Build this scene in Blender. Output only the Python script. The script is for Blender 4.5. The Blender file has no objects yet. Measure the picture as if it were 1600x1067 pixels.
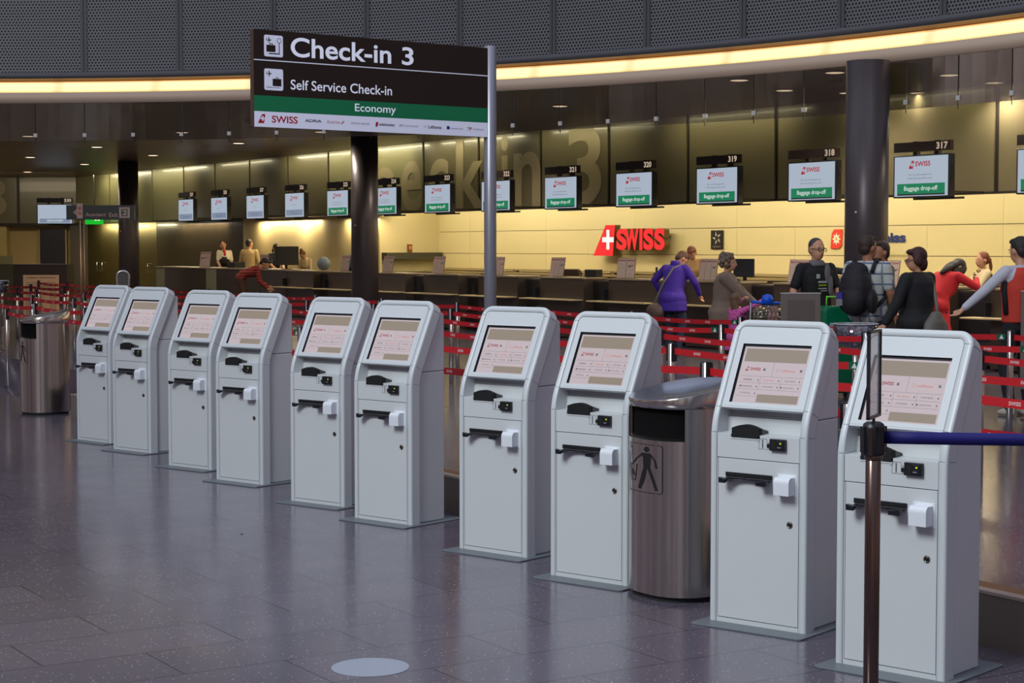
import bpy, bmesh, math, random
from mathutils import Matrix, Vector
random.seed(7)
SC = bpy.context.scene
COL = SC.collection
PI = math.pi

def lin(r, g, b):
    o = []
    for c in (r, g, b):
        c = c / 255.0
        o.append(c / 12.92 if c <= 0.04045 else ((c + 0.055) / 1.055) ** 2.4)
    return (o[0], o[1], o[2], 1.0)

# ------------------------------------------------------------------ camera, world, light, exposure
CAM_H = 1.94
cd = bpy.data.cameras.new('camera'); cam = bpy.data.objects.new('camera', cd); COL.objects.link(cam)
cd.sensor_width = 36.0; cd.sensor_fit = 'HORIZONTAL'; cd.lens = 2757.6 / 1600 * 36.0
cd.clip_start = 0.1; cd.clip_end = 300
cam.location = (0, 0, CAM_H); cam.rotation_euler = (PI / 2 - 0.0534, 0, 0)
SC.camera = cam
SC.view_settings.view_transform = 'Standard'; SC.view_settings.look = 'None'
SC.view_settings.gamma = 1.0; SC.view_settings.use_curve_mapping = False
SC.view_settings.exposure = 0.0
SC.cycles.max_bounces = 8; SC.cycles.diffuse_bounces = 3; SC.cycles.glossy_bounces = 4
SC.cycles.transparent_max_bounces = 12; SC.cycles.caustics_reflective = False; SC.cycles.caustics_refractive = False
SC.cycles.use_denoising = True
SC.cycles.sample_clamp_indirect = 4.0

# world: overcast daylight falling through the atrium roof, dimmer and warmer towards the horizon
W = bpy.data.worlds.new('atrium_daylight'); SC.world = W; W.use_nodes = True
nt = W.node_tree; nt.nodes.clear()
wo = nt.nodes.new('ShaderNodeOutputWorld'); bg = nt.nodes.new('ShaderNodeBackground')
tc = nt.nodes.new('ShaderNodeTexCoord'); sx = nt.nodes.new('ShaderNodeSeparateXYZ'); cr = nt.nodes.new('ShaderNodeValToRGB')
mr = nt.nodes.new('ShaderNodeMapRange'); mr.inputs['From Min'].default_value = -0.2; mr.inputs['From Max'].default_value = 1.0
nt.links.new(tc.outputs['Generated'], sx.inputs[0]); nt.links.new(sx.outputs['Z'], mr.inputs['Value'])
nt.links.new(mr.outputs[0], cr.inputs[0]); nt.links.new(bg.outputs[0], wo.inputs[0])
# noise bands added to the world, cool bright and warm dark, for streaked reflections
wm = nt.nodes.new('ShaderNodeMapping'); wm.inputs['Scale'].default_value = (1, 1, 0.12); nt.links.new(tc.outputs['Generated'], wm.inputs[0])
wn_ = nt.nodes.new('ShaderNodeTexNoise'); wn_.inputs['Scale'].default_value = 5.5; wn_.inputs['Detail'].default_value = 2.5; nt.links.new(wm.outputs[0], wn_.inputs['Vector'])
wr_ = nt.nodes.new('ShaderNodeValToRGB'); nt.links.new(wn_.outputs['Fac'], wr_.inputs[0])
wr_.color_ramp.elements[0].position = .40; wr_.color_ramp.elements[0].color = (.30, .26, .26, 1); wr_.color_ramp.elements[1].position = .60; wr_.color_ramp.elements[1].color = (1.3, 1.36, 1.5, 1)
we = wr_.color_ramp.elements.new(.5); we.color = (.85, .78, .76, 1)
wx = nt.nodes.new('ShaderNodeMix'); wx.data_type = 'RGBA'; wx.blend_type = 'MULTIPLY'; wx.inputs[0].default_value = 1.0
nt.links.new(cr.outputs[0], wx.inputs[6]); nt.links.new(wr_.outputs[0], wx.inputs[7]); nt.links.new(wx.outputs[2], bg.inputs[0])
el = cr.color_ramp.elements
el[0].position = 0.0; el[0].color = lin(104, 94, 92)
el[1].position = 1.0; el[1].color = lin(208, 214, 230)
e2 = el.new(0.22); e2.color = lin(136, 124, 120)
e3 = el.new(0.42); e3.color = lin(136, 134, 142)
e4 = el.new(0.62); e4.color = lin(158, 165, 184)
bg.inputs[1].default_value = 1.15

def area_light(name, loc, target, size, size_y, energy, color, spread=None):
    l = bpy.data.lights.new(name, 'AREA'); l.shape = 'RECTANGLE'; l.size = size; l.size_y = size_y
    l.energy = energy; l.color = color
    if spread: l.spread = spread
    o = bpy.data.objects.new(name, l); COL.objects.link(o); o.location = loc
    o.rotation_euler = (Vector(target) - Vector(loc)).to_track_quat('-Z', 'Y').to_euler()
    return o
# daylight from the high skylight over the kiosks
area_light('skylight_light', (-7.5, 1.0, 11.0), (0.2, 11.5, 0.6), 5.0, 5.0, 1650, (0.90, 0.98, 0.98))

# ------------------------------------------------------------------ hall frame: s runs along the counters, d towards the kiosks
L0 = Vector((5.95, 25.6)); EV = Vector((-0.536, 0.844)).normalized(); NV = Vector((-0.844, -0.536)).normalized()
HALL_ROT = math.atan2(NV.y, NV.x) - 0.0      # local x = d, local y = -s
FZ = 0.27                                      # raised floor of the check-in hall
def HF(s, d, z=0.0):
    p = L0 + EV * s + NV * d
    return Vector((p.x, p.y, z))
E_ROT = math.atan2(-EV.y, -EV.x)               # local x runs along -s (left to right as seen), local -y faces the kiosks

# warm lamps of the hall: wall washer behind the upper wall, grazing lamps on its front, ceiling lamps over the queue
def hall_lamp(name, s_, d_, z, to, sx_, sy_, en, col, spread=None):
    a = HF(s_, d_, z); o = area_light(name, a, HF(*to), sx_, sy_, en, col, spread)
    return o
for s_ in (-4, 1.5, 7, 12.5, 17):
    hall_lamp('wall_washer', s_, -1.6, 3.2, (s_, -2.95, 2.15), 5.0, .12, 68, (1.0, .86, .59))
for s_ in (20.6, 23.2, 25.8):
    hall_lamp('niche_lamp', s_, -1.18, 2.62, (s_, -1.35, 1.5), .5, .1, 9, (1.0, .78, .46))
for s_ in (-4, 1.5, 7, 12.5, 18, 24, 30, 36):
    hall_lamp('desk_lamp', s_, -1.25, 2.66, (s_, -.9, .3), 3.5, .10, 44, (1.0, .80, .52))
for s_, e_ in ((-4, 8), (1.0, 12), (5.6, 16), (10, 12), (14.5, 18), (18.5, 30), (22, 26), (27, 12), (31.5, 24), (36, 36)):
    hall_lamp('panel_lamp', s_, -.62, 4.27, (s_, -1.0, 3.2), 3.4, .06, e_, (1.0, .90, .55))
for s_, e_ in ((34.4, 10), (36.6, 26), (38.6, 26)):
    hall_lamp('door_fill', s_, -.75, 2.64, (s_, -1.35, 1.6), 1.6, .08, e_, (1.0, .88, .50))  # added fill to brighten the metal doors, not a real fitting
DLP = [(-10.26, 37.61), (-9.76, 41.67), (-6.76, 36.36), (-6.19, 40.14), (-12.61, 46.38), (-9.2, 45.42), (-12.13, 50.29), (-15.15, 55.39), (4.35, 23.94), (4.09, 26.65), (5.17, 30.19), (3.2, 25.03), (5.12, 27.08), (6.9, 25.41), (6.2, 27.08), (5.98, 24.29),
       (-1.6, 32.6), (0.8, 29.6), (-3.9, 36.2), (8.3, 20.5), (7.4, 22.6), (-1.0, 35.0)]
for x_, y_ in DLP:
    l = bpy.data.lights.new('downlight_lamp', 'SPOT'); l.energy = 210; l.color = (1.0, .86, .70); l.spot_size = 2.6; l.spot_blend = .6; l.shadow_soft_size = .10
    o = bpy.data.objects.new('downlight_lamp', l); COL.objects.link(o); o.location = (x_, y_, 4.27)

area_light('far_left_fill', (-16.0, 56.0, 4.2), (-16.0, 59.8, 1.2), 4.0, .6, 60, (1.0, .84, .56))  # both far-left lights are added fill for the dark corner, not fittings
area_light('far_left_fill', (-13.0, 51.0, 4.25), (-13.0, 51.5, 0), 3.0, 2.0, 90, (1.0, .84, .62))
# ------------------------------------------------------------------ tags
def tag(o, label=None, cat=None, group=None, kind=None):
    if label: o['label'] = label
    if cat: o['category'] = cat
    if group: o['group'] = group
    if kind: o['kind'] = kind
    return o
def empty(name, loc, rz=0.0, label=None, cat=None, group=None):
    o = bpy.data.objects.new(name, None); COL.objects.link(o); o.empty_display_size = 0.1
    o.location = loc; o.rotation_euler = (0, 0, rz)
    return tag(o, label, cat, group)
def copy_tree(o, parent=None):
    c = o.copy(); COL.objects.link(c)
    if parent: c.parent = parent
    for ch in list(o.children): copy_tree(ch, c)
    return c

# ------------------------------------------------------------------ materials
MATS = {}
def principled(name):
    m = bpy.data.materials.new(name); m.use_nodes = True
    b = m.node_tree.nodes['Principled BSDF']
    return m, m.node_tree, b
def mat(name, rgb, rough=0.5, metal=0.0, noise=0.0, nscale=8.0, bump=0.0, bscale=60.0, coat=0.0, spec=None, emis=None, estr=1.0):
    if name in MATS: return MATS[name]
    m, t, b = principled(name); c = lin(*rgb)
    b.inputs['Base Color'].default_value = c; b.inputs['Roughness'].default_value = rough; b.inputs['Metallic'].default_value = metal
    if spec is not None: b.inputs['Specular IOR Level'].default_value = spec
    if coat: b.inputs['Coat Weight'].default_value = coat; b.inputs['Coat Roughness'].default_value = 0.05
    if emis: b.inputs['Emission Color'].default_value = lin(*emis); b.inputs['Emission Strength'].default_value = estr
    tcn = t.nodes.new('ShaderNodeTexCoord')
    n = t.nodes.new('ShaderNodeTexNoise'); n.inputs['Scale'].default_value = nscale; n.inputs['Detail'].default_value = 4
    t.links.new(tcn.outputs['Object'], n.inputs['Vector'])
    if noise:
        mx = t.nodes.new('ShaderNodeMix'); mx.data_type = 'RGBA'
        mx.inputs[6].default_value = tuple(x * (1 - noise) for x in c[:3]) + (1,)
        mx.inputs[7].default_value = tuple(min(1, x * (1 + noise)) for x in c[:3]) + (1,)
        t.links.new(n.outputs['Fac'], mx.inputs[0]); t.links.new(mx.outputs[2], b.inputs['Base Color'])
    if bump:
        n2 = t.nodes.new('ShaderNodeTexNoise'); n2.inputs['Scale'].default_value = bscale; n2.inputs['Detail'].default_value = 3
        t.links.new(tcn.outputs['Object'], n2.inputs['Vector'])
        bp = t.nodes.new('ShaderNodeBump'); bp.inputs['Strength'].default_value = bump; bp.inputs['Distance'].default_value = 0.01
        t.links.new(n2.outputs['Fac'], bp.inputs['Height']); t.links.new(bp.outputs[0], b.inputs['Normal'])
    MATS[name] = m; return m
def emit(name, rgb, strength=1.0):
    if name in MATS: return MATS[name]
    m = bpy.data.materials.new(name); m.use_nodes = True; t = m.node_tree; t.nodes.clear()
    o = t.nodes.new('ShaderNodeOutputMaterial'); e = t.nodes.new('ShaderNodeEmission')
    e.inputs[0].default_value = lin(*rgb); e.inputs[1].default_value = strength
    t.links.new(e.outputs[0], o.inputs[0]); MATS[name] = m; return m
def lit(name, rgb, e=0.6, rough=0.15, spec=0.5):
    """a screen or backlit face: gives off its picture and still reflects like glass"""
    if name in MATS: return MATS[name]
    m, t, b = principled(name)
    b.inputs['Base Color'].default_value = (0.02, 0.02, 0.02, 1); b.inputs['Roughness'].default_value = rough
    b.inputs['Specular IOR Level'].default_value = spec
    b.inputs['Emission Color'].default_value = lin(*rgb); b.inputs['Emission Strength'].default_value = e
    MATS[name] = m; return m
def brushed(name, rgb, rough=0.28, aniso=0.0, streak=(1, 1, 90)):
    if name in MATS: return MATS[name]
    m, t, b = principled(name); c = lin(*rgb)
    b.inputs['Metallic'].default_value = 1.0
    tcn = t.nodes.new('ShaderNodeTexCoord'); mp = t.nodes.new('ShaderNodeMapping'); mp.inputs['Scale'].default_value = streak
    n = t.nodes.new('ShaderNodeTexNoise'); n.inputs['Scale'].default_value = 4; n.inputs['Detail'].default_value = 5
    t.links.new(tcn.outputs['Object'], mp.inputs[0]); t.links.new(mp.outputs[0], n.inputs['Vector'])
    mx = t.nodes.new('ShaderNodeMix'); mx.data_type = 'RGBA'
    mx.inputs[6].default_value = tuple(x * 0.93 for x in c[:3]) + (1,); mx.inputs[7].default_value = tuple(min(1, x * 1.05) for x in c[:3]) + (1,)
    t.links.new(n.outputs['Fac'], mx.inputs[0]); t.links.new(mx.outputs[2], b.inputs['Base Color'])
    rr = t.nodes.new('ShaderNodeMapRange'); rr.inputs['To Min'].default_value = rough - 0.04; rr.inputs['To Max'].default_value = rough + 0.05
    t.links.new(n.outputs['Fac'], rr.inputs['Value']); t.links.new(rr.outputs[0], b.inputs['Roughness'])
    MATS[name] = m; return m

M_WHITE = mat('kiosk_white_paint', (206, 209, 212), 0.38, noise=0.02, nscale=5)
M_BLUEWHITE = mat('kiosk_pale_trim', (204, 209, 213), 0.34, noise=0.015, nscale=5)
M_CAP = mat('white_plastic', (226, 230, 238), 0.3)
M_GROOVE = mat('dark_seam', (30, 32, 36), 0.8)
M_BLACK = mat('black_plastic', (24, 26, 32), 0.38, bump=0.05, bscale=200)
M_BLACKSOFT = mat('black_foam', (14, 14, 16), 0.85)
M_BEZEL = mat('dark_bezel', (34, 38, 54), 0.3)
M_NICHE = mat('niche_cream', (246, 234, 200), 0.5)
M_PLATE = mat('grey_base_plate', (104, 110, 116), 0.42, noise=0.05, nscale=20)
M_CHROME = brushed('chrome_tube', (188, 182, 176), 0.16, streak=(30, 30, 1))
M_STEEL = brushed('brushed_steel', (206, 198, 192), 0.2, streak=(40, 40, 0.7))
M_STEELTOP = brushed('polished_steel_top', (190, 196, 205), 0.22, streak=(3, 40, 3))
M_CURB = mat('curb_steel', (132, 124, 112), 0.45, metal=.25, noise=.06, nscale=4)
M_RED = mat('red_webbing', (200, 24, 34), 0.6, bump=0.1, bscale=300)
M_REDTXT = mat('belt_print', (236, 200, 200), 0.6)
M_GREEN = mat('green_belt_end', (0, 96, 66), 0.5)
M_WHITEP = mat('white_print', (225, 225, 225), 0.5)
M_COUNTER = mat('dark_counter', (68, 58, 51), 0.35, noise=0.12, nscale=3)
M_COUNTERTOP = mat('counter_top', (150, 134, 108), 0.35, noise=0.05)
M_GAP = mat('conveyor_black', (34, 30, 30), 0.6)
M_LEDGE = mat('ledge_steel', (236, 214, 164), 0.4, metal=0.2)
M_DARKMETAL = mat('dark_column_metal', (86, 78, 80), 0.38, metal=0.35, noise=0.06, nscale=2)
M_FRAME = mat('dark_wall_frame', (34, 30, 26), 0.5)
M_PAPER = mat('leaflet_paper', (182, 162, 152), 0.6)
M_PAPERL = mat('leaflet_print', (150, 134, 140), 0.6)
M_SIGNBR = mat('sign_brown', (40, 28, 24), 0.45, spec=0.3)

# ------------------------------------------------------------------ mesh builder
_TXT = {}
def text_mesh(s, bold=0.0, extrude=0.0, res=3):
    k = (s, bold, extrude, res)
    if k in _TXT: return _TXT[k]
    c = bpy.data.curves.new('t', 'FONT'); c.body = s; c.size = 1.0; c.offset = bold; c.extrude = extrude; c.resolution_u = res; c.fill_mode = 'BOTH'
    o = bpy.data.objects.new('t', c); COL.objects.link(o)
    dg = bpy.context.evaluated_depsgraph_get(); me = bpy.data.meshes.new_from_object(o.evaluated_get(dg))
    vs = [v.co.copy() for v in me.vertices]; fs = [tuple(p.vertices) for p in me.polygons]
    bpy.data.meshes.remove(me); bpy.data.objects.remove(o); bpy.data.curves.remove(c)
    x0 = min(v.x for v in vs); x1 = max(v.x for v in vs); y0 = min(v.y for v in vs); y1 = max(v.y for v in vs)
    _TXT[k] = (vs, fs, x0, x1, y0, y1); return _TXT[k]

class MB:
    def __init__(self): self.v = []; self.f = []; self.m = []; self.sm = []; self.X = Matrix.Identity(4); self.uv = None
    def add(self, vs, fs, m=0, smooth=False, X=None):
        b = len(self.v); T = self.X @ X if X is not None else self.X
        self.v += [T @ Vector(p) for p in vs]
        for f in fs: self.f.append(tuple(i + b for i in f)); self.m.append(m); self.sm.append(smooth)
        return self
    def box(self, x0, x1, y0, y1, z0, z1, m=0, X=None):
        vs = [(x0, y0, z0), (x1, y0, z0), (x1, y1, z0), (x0, y1, z0), (x0, y0, z1), (x1, y0, z1), (x1, y1, z1), (x0, y1, z1)]
        return self.add(vs, [(0, 3, 2, 1), (4, 5, 6, 7), (0, 1, 5, 4), (1, 2, 6, 5), (2, 3, 7, 6), (3, 0, 4, 7)], m, False, X)
    def quad(self, a, b, c, d, m=0): return self.add([a, b, c, d], [(0, 1, 2, 3)], m)
    def prism(self, poly, h0, h1, fn, m=0, smooth=False):
        """poly: 2d points; fn(u, v, h) -> 3d"""
        n = len(poly)
        vs = [fn(u, v, h0) for u, v in poly] + [fn(u, v, h1) for u, v in poly]
        fs = [tuple(range(n)), tuple(range(2 * n - 1, n - 1, -1))] + [(i, i + n, (i + 1) % n + n, (i + 1) % n) for i in range(n)]
        b = len(self.f); self.add(vs, fs, m)
        if smooth:
            for i in range(b + 2, len(self.f)): self.sm[i] = True
        return self
    def lathe(self, prof, n=32, m=0, c=(0, 0), smooth=True, X=None):
        vs = []; fs = []
        for r, z in prof:
            for i in range(n):
                a = 2 * PI * i / n; vs.append((c[0] + r * math.cos(a), c[1] + r * math.sin(a), z))
        for j in range(len(prof) - 1):
            for i in range(n):
                fs.append((j * n + i, j * n + (i + 1) % n, (j + 1) * n + (i + 1) % n, (j + 1) * n + i))
        fs.append(tuple(range(n - 1, -1, -1))); fs.append(tuple((len(prof) - 1) * n + i for i in range(n)))
        b = len(self.f); self.add(vs, fs, m, smooth, X); self.sm[-1] = False; self.sm[-2] = False
        return self
    def cyl(self, x, y, z0, z1, r, n=24, m=0, X=None):
        b = min(0.003, r * 0.2)
        return self.lathe([(r - b, z0), (r, z0 + b), (r, z1 - b), (r - b, z1)], n, m, (x, y), True, X)
    def tube(self, pts, r, n=8, m=0, closed=False):
        pts = [Vector(p) for p in pts]; k = len(pts); vs = []; fs = []; up = None
        rr = r if isinstance(r, (list, tuple)) else [r] * k
        for i, p in enumerate(pts):
            a = pts[(i - 1) % k] if (i or closed) else pts[0]; b = pts[(i + 1) % k] if (i < k - 1 or closed) else pts[-1]
            t = (b - a).normalized()
            if up is None:
                up = Vector((0, 0, 1)) if abs(t.z) < 0.9 else Vector((1, 0, 0))
            sd = t.cross(up).normalized(); up = sd.cross(t).normalized()
            for j in range(n):
                an = 2 * PI * j / n; vs.append(p + (sd * math.cos(an) + up * math.sin(an)) * rr[i])
        for i in range(k if closed else k - 1):
            for j in range(n):
                fs.append((i * n + j, i * n + (j + 1) % n, ((i + 1) % k) * n + (j + 1) % n, ((i + 1) % k) * n + j))
        if not closed: fs.append(tuple(range(n - 1, -1, -1))); fs.append(tuple((k - 1) * n + j for j in range(n)))
        return self.add(vs, fs, m, True)
    def text(self, s, X, h=None, w=None, m=0, align='L', bold=0.0, extrude=0.0, res=3, base=False):
        """X maps the text plane (x right, y up, z out); h = height of the drawn glyph box, w = its width"""
        vs, fs, x0, x1, y0, y1 = text_mesh(s, bold, 0.0 if not extrude else 1.0, res)
        H = y1 - y0; Wd = x1 - x0
        sy = h / H if h else (w / Wd); sx_ = w / Wd if w else sy
        ox = {'L': x0, 'C': (x0 + x1) / 2, 'R': x1}[align]; oy = 0 if base else y0
        if extrude: vs2 = [((v.x - ox) * sx_, (v.y - oy) * sy, (v.z + 1) * 0.5 * extrude) for v in vs]
        else: vs2 = [((v.x - ox) * sx_, (v.y - oy) * sy, 0) for v in vs]
        return self.add(vs2, fs, m, False, X)
    def build(self, name, mats, parent=None, loc=None, rz=0.0, bevel=0.0, fix=False):
        me = bpy.data.meshes.new(name); me.from_pydata([tuple(p) for p in self.v], [], self.f)
        if not isinstance(mats, (list, tuple)): mats = [mats]
        for q in mats: me.materials.append(q)
        me.polygons.foreach_set('material_index', self.m); me.polygons.foreach_set('use_smooth', self.sm)
        if self.uv:
            ul = me.uv_layers.new(name='UVMap')
            for lp in me.loops: ul.data[lp.index].uv = self.uv[lp.vertex_index]
        me.update()
        if fix:
            bm = bmesh.new(); bm.from_mesh(me); bmesh.ops.recalc_face_normals(bm, faces=bm.faces); bm.to_mesh(me); bm.free()
        o = bpy.data.objects.new(name, me); COL.objects.link(o)
        if parent is not None: o.parent = parent
        if loc is not None: o.location = loc; o.rotation_euler = (0, 0, rz)
        if bevel:
            bv = o.modifiers.new('bevel', 'BEVEL'); bv.width = bevel; bv.segments = 2; bv.limit_method = 'ANGLE'; bv.angle_limit = 0.7
            bv.harden_normals = False
        return o
def frameX(o, ax, ay):
    ax = Vector(ax).normalized(); ay = Vector(ay).normalized(); az = ax.cross(ay)
    return Matrix(((ax.x, ay.x, az.x, o[0]), (ax.y, ay.y, az.y, o[1]), (ax.z, ay.z, az.z, o[2]), (0, 0, 0, 1)))
def rrect(x0, x1, y0, y1, r, n=4):
    p = []
    for cx, cy, a0 in ((x1 - r, y0 + r, -90), (x1 - r, y1 - r, 0), (x0 + r, y1 - r, 90), (x0 + r, y0 + r, 180)):
        for i in range(n + 1):
            a = math.radians(a0 + 90 * i / n); p.append((cx + r * math.cos(a), cy + r * math.sin(a)))
    return p
def struct(o): o['kind'] = 'structure'; return o
def swiss_fin(mb, X, h, mred, mwhite, out=0.0015, cross_out=0.001):
    """red tail fin with the white cross, its lower left corner at the origin; width is 0.95 h"""
    w = h * 0.95
    mb.add([(0, 0, 0), (w * 0.78, 0, 0), (w, h, 0), (w * 0.52, h, 0)] if False else [(0, 0, 0), (w * 0.80, 0, 0), (w * 0.98, h, 0), (w * 0.55, h, 0)], [(0, 1, 2, 3)], mred, False, X)
    cx, cy, a, b = w * 0.62, h * 0.52, h * 0.27, h * 0.09
    mb.add([(cx - b, cy - a, out), (cx + b, cy - a, out), (cx + b, cy + a, out), (cx - b, cy + a, out)], [(0, 1, 2, 3)], mwhite, False, X)
    mb.add([(cx - a, cy - b, out * 1.2), (cx + a, cy - b, out * 1.2), (cx + a, cy + b, out * 1.2), (cx - a, cy + b, out * 1.2)], [(0, 1, 2, 3)], mwhite, False, X)
# ================================================================== SETTING
# floors
def floor_mat(name, rgb, rough, rgb2):
    m, t, b = principled(name)
    g = t.nodes.new('ShaderNodeNewGeometry'); mp = t.nodes.new('ShaderNodeMapping')
    mp.inputs['Rotation'].default_value = (0, 0, -math.atan2(-NV.y, -NV.x)); mp.vector_type = 'POINT'
    t.links.new(g.outputs['Position'], mp.inputs[0])
    br = t.nodes.new('ShaderNodeTexBrick'); br.inputs['Scale'].default_value = 1.0
    br.inputs['Brick Width'].default_value = 1.0; br.inputs['Row Height'].default_value = 0.5; br.inputs['Mortar Size'].default_value = 0.004
    br.inputs['Mortar Smooth'].default_value = 0.1; br.inputs['Bias'].default_value = 0.0
    br.inputs['Color1'].default_value = (0, 0, 0, 1); br.inputs['Color2'].default_value = (1, 1, 1, 1); br.inputs['Mortar'].default_value = (0.5, 0.5, 0.5, 1)
    t.links.new(mp.outputs[0], br.inputs['Vector'])
    vo = t.nodes.new('ShaderNodeTexVoronoi'); vo.inputs['Scale'].default_value = 45.0
    t.links.new(g.outputs['Position'], vo.inputs['Vector'])
    wn = t.nodes.new('ShaderNodeTexWhiteNoise'); t.links.new(vo.outputs['Position'], wn.inputs['Vector'])
    lt = t.nodes.new('ShaderNodeMath'); lt.operation = 'GREATER_THAN'; lt.inputs[1].default_value = 0.72; t.links.new(wn.outputs['Value'], lt.inputs[0])
    dl = t.nodes.new('ShaderNodeMath'); dl.operation = 'LESS_THAN'; dl.inputs[1].default_value = 0.22; t.links.new(vo.outputs['Distance'], dl.inputs[0])
    mu = t.nodes.new('ShaderNodeMath'); mu.operation = 'MULTIPLY'; t.links.new(lt.outputs[0], mu.inputs[0]); t.links.new(dl.outputs[0], mu.inputs[1])
    base = t.nodes.new('ShaderNodeMix'); base.data_type = 'RGBA'; base.inputs[6].default_value = lin(*rgb); base.inputs[7].default_value = lin(*rgb2)
    t.links.new(br.outputs['Color'], base.inputs[0])
    ns = t.nodes.new('ShaderNodeTexNoise'); ns.inputs['Scale'].default_value = 130; ns.inputs['Detail'].default_value = 2; t.links.new(g.outputs['Position'], ns.inputs['Vector'])
    m0 = t.nodes.new('ShaderNodeMix'); m0.data_type = 'RGBA'; m0.blend_type = 'OVERLAY'; m0.inputs[0].default_value = 0.5
    t.links.new(base.outputs[2], m0.inputs[6]); t.links.new(ns.outputs['Fac'], m0.inputs[7])
    m1 = t.nodes.new('ShaderNodeMix'); m1.data_type = 'RGBA'; m1.inputs[7].default_value = lin(150, 146, 150)
    t.links.new(mu.outputs[0], m1.inputs[0]); t.links.new(m0.outputs[2], m1.inputs[6])
    m2 = t.nodes.new('ShaderNodeMix'); m2.data_type = 'RGBA'; m2.inputs[7].default_value = lin(34, 32, 38)
    t.links.new(br.outputs['Fac'], m2.inputs[0]); t.links.new(m1.outputs[2], m2.inputs[6]); t.links.new(m2.outputs[2], b.inputs['Base Color'])
    b.inputs['Roughness'].default_value = rough
    n3 = t.nodes.new('ShaderNodeTexNoise'); n3.inputs['Scale'].default_value = 3; t.links.new(g.outputs['Position'], n3.inputs['Vector'])
    rr = t.nodes.new('ShaderNodeMapRange'); rr.inputs['To Min'].default_value = rough - 0.05; rr.inputs['To Max'].default_value = rough + 0.06
    t.links.new(n3.outputs['Fac'], rr.inputs['Value']); t.links.new(rr.outputs[0], b.inputs['Roughness'])
    b.inputs['Specular IOR Level'].default_value = 0.85
    return m
M_FLOOR = floor_mat('terrazzo_floor', (86, 80, 92), 0.17, (94, 87, 100))
mb = MB(); mb.box(-34, 34, -12, 70, -0.2, 0.0, 0)
floor = struct(mb.build('floor', M_FLOOR))
DC = 12.23
SE = 1.2
mb = MB()
def hfn(u, v, h): return HF(u, v, h)
mb.prism([(-22, DC), (SE, DC), (SE, 10.9), (48, 10.9), (48, -12), (-22, -12)], 0.0, FZ, hfn, 0)
platform = struct(mb.build('floor_platform', M_FLOOR, fix=True))
mb = MB()
mb.prism([(11.9, 0.0), (10.9, FZ), (10.9, 0.0)], SE, 48, lambda d, z, s: HF(s, d, z + 0.0005), 0)
struct(mb.build('floor_ramp', M_FLOOR, fix=True))
mb = MB()
mb.prism([(-22, DC), (SE, DC), (SE, DC + 0.012), (-22, DC + 0.012)], 0.0, FZ - 0.012, hfn, 0)
mb.prism([(-22, DC - 0.05), (SE, DC - 0.05), (SE, DC + 0.018), (-22, DC + 0.018)], FZ - 0.012, FZ + 0.003, hfn, 1)
mb.prism([(-22, DC - 0.16), (SE, DC - 0.16), (SE, DC - 0.05), (-22, DC - 0.05)], FZ - 0.004, FZ + 0.003, hfn, 2)
struct(mb.build('trim_1', [M_CURB, mat('curb_edge', (196, 186, 176), 0.35, metal=0.6), mat('brass_strip', (140, 98, 60), 0.45, metal=0.3)], fix=True))

# the arc of the atrium
AC = Vector((-8.92, 11.49)); AR = 17.73
def AP(deg, r=0.0, z=0.0):
    a = math.radians(deg); return Vector((AC.x + (AR + r) * math.cos(a), AC.y + (AR + r) * math.sin(a), z))
A0, A1 = 12.0, 112.0
def arc_band(name, prof, mats, mi=None, step=1.0, a0=A0, a1=A1, uv=False):
    mb = MB(); k = int((a1 - a0) / step); n = len(prof)
    for i in range(k + 1):
        a = a0 + step * i
        for r, z in prof: mb.v.append(AP(a, r, z))
    if uv: mb.uv = [(math.radians(a0 + step * (j // n)) * AR, prof[j % n][1]) for j in range(len(mb.v))]
    for i in range(k):
        for j in range(n - 1):
            mb.f.append((i * n + j, i * n + j + 1, (i + 1) * n + j + 1, (i + 1) * n + j)); mb.m.append(mi[j] if mi else 0); mb.sm.append(True)
    return mb.build(name, mats)
# perforated metal
def perf_mat():
    m, t, b = principled('perforated_metal')
    uv = t.nodes.new('ShaderNodeUVMap'); sp = t.nodes.new('ShaderNodeSeparateXYZ'); t.links.new(uv.outputs[0], sp.inputs[0])
    P = 0.055
    def mth(op, a, b_=None, c_=None):
        q = t.nodes.new('ShaderNodeMath'); q.operation = op
        for i, x in enumerate((a, b_, c_)):
            if x is None: continue
            if isinstance(x, (int, float)): q.inputs[i].default_value = x
            else: t.links.new(x, q.inputs[i])
        return q.outputs[0]
    def cell(ox, oy):
        x = mth('ADD', mth('DIVIDE', sp.outputs[0], P), ox); y = mth('ADD', mth('DIVIDE', sp.outputs[1], P * 1.732), oy)
        fx = mth('SUBTRACT', mth('FRACT', x), 0.5); fy = mth('MULTIPLY', mth('SUBTRACT', mth('FRACT', y), 0.5), 1.732)
        return mth('SQRT', mth('ADD', mth('MULTIPLY', fx, fx), mth('MULTIPLY', fy, fy)))
    dmin = mth('MINIMUM', cell(0, 0), cell(0.5, 0.5))
    hole = mth('LESS_THAN', dmin, 0.31)
    mx = t.nodes.new('ShaderNodeMix'); mx.data_type = 'RGBA'; mx.inputs[6].default_value = lin(136, 137, 142); mx.inputs[7].default_value = lin(38, 39, 44)
    t.links.new(hole, mx.inputs[0]); t.links.new(mx.outputs[2], b.inputs['Base Color'])
    b.inputs['Roughness'].default_value = 0.5; b.inputs['Metallic'].default_value = 0.3
    return m
M_PERF = perf_mat()
M_RAIL = mat('grey_rail', (104, 104, 108), 0.45, metal=0.3)
wall = struct(arc_band('wall_atrium', [(0.0, 4.72), (0.0, 9.0)], M_PERF, uv=True))
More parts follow.
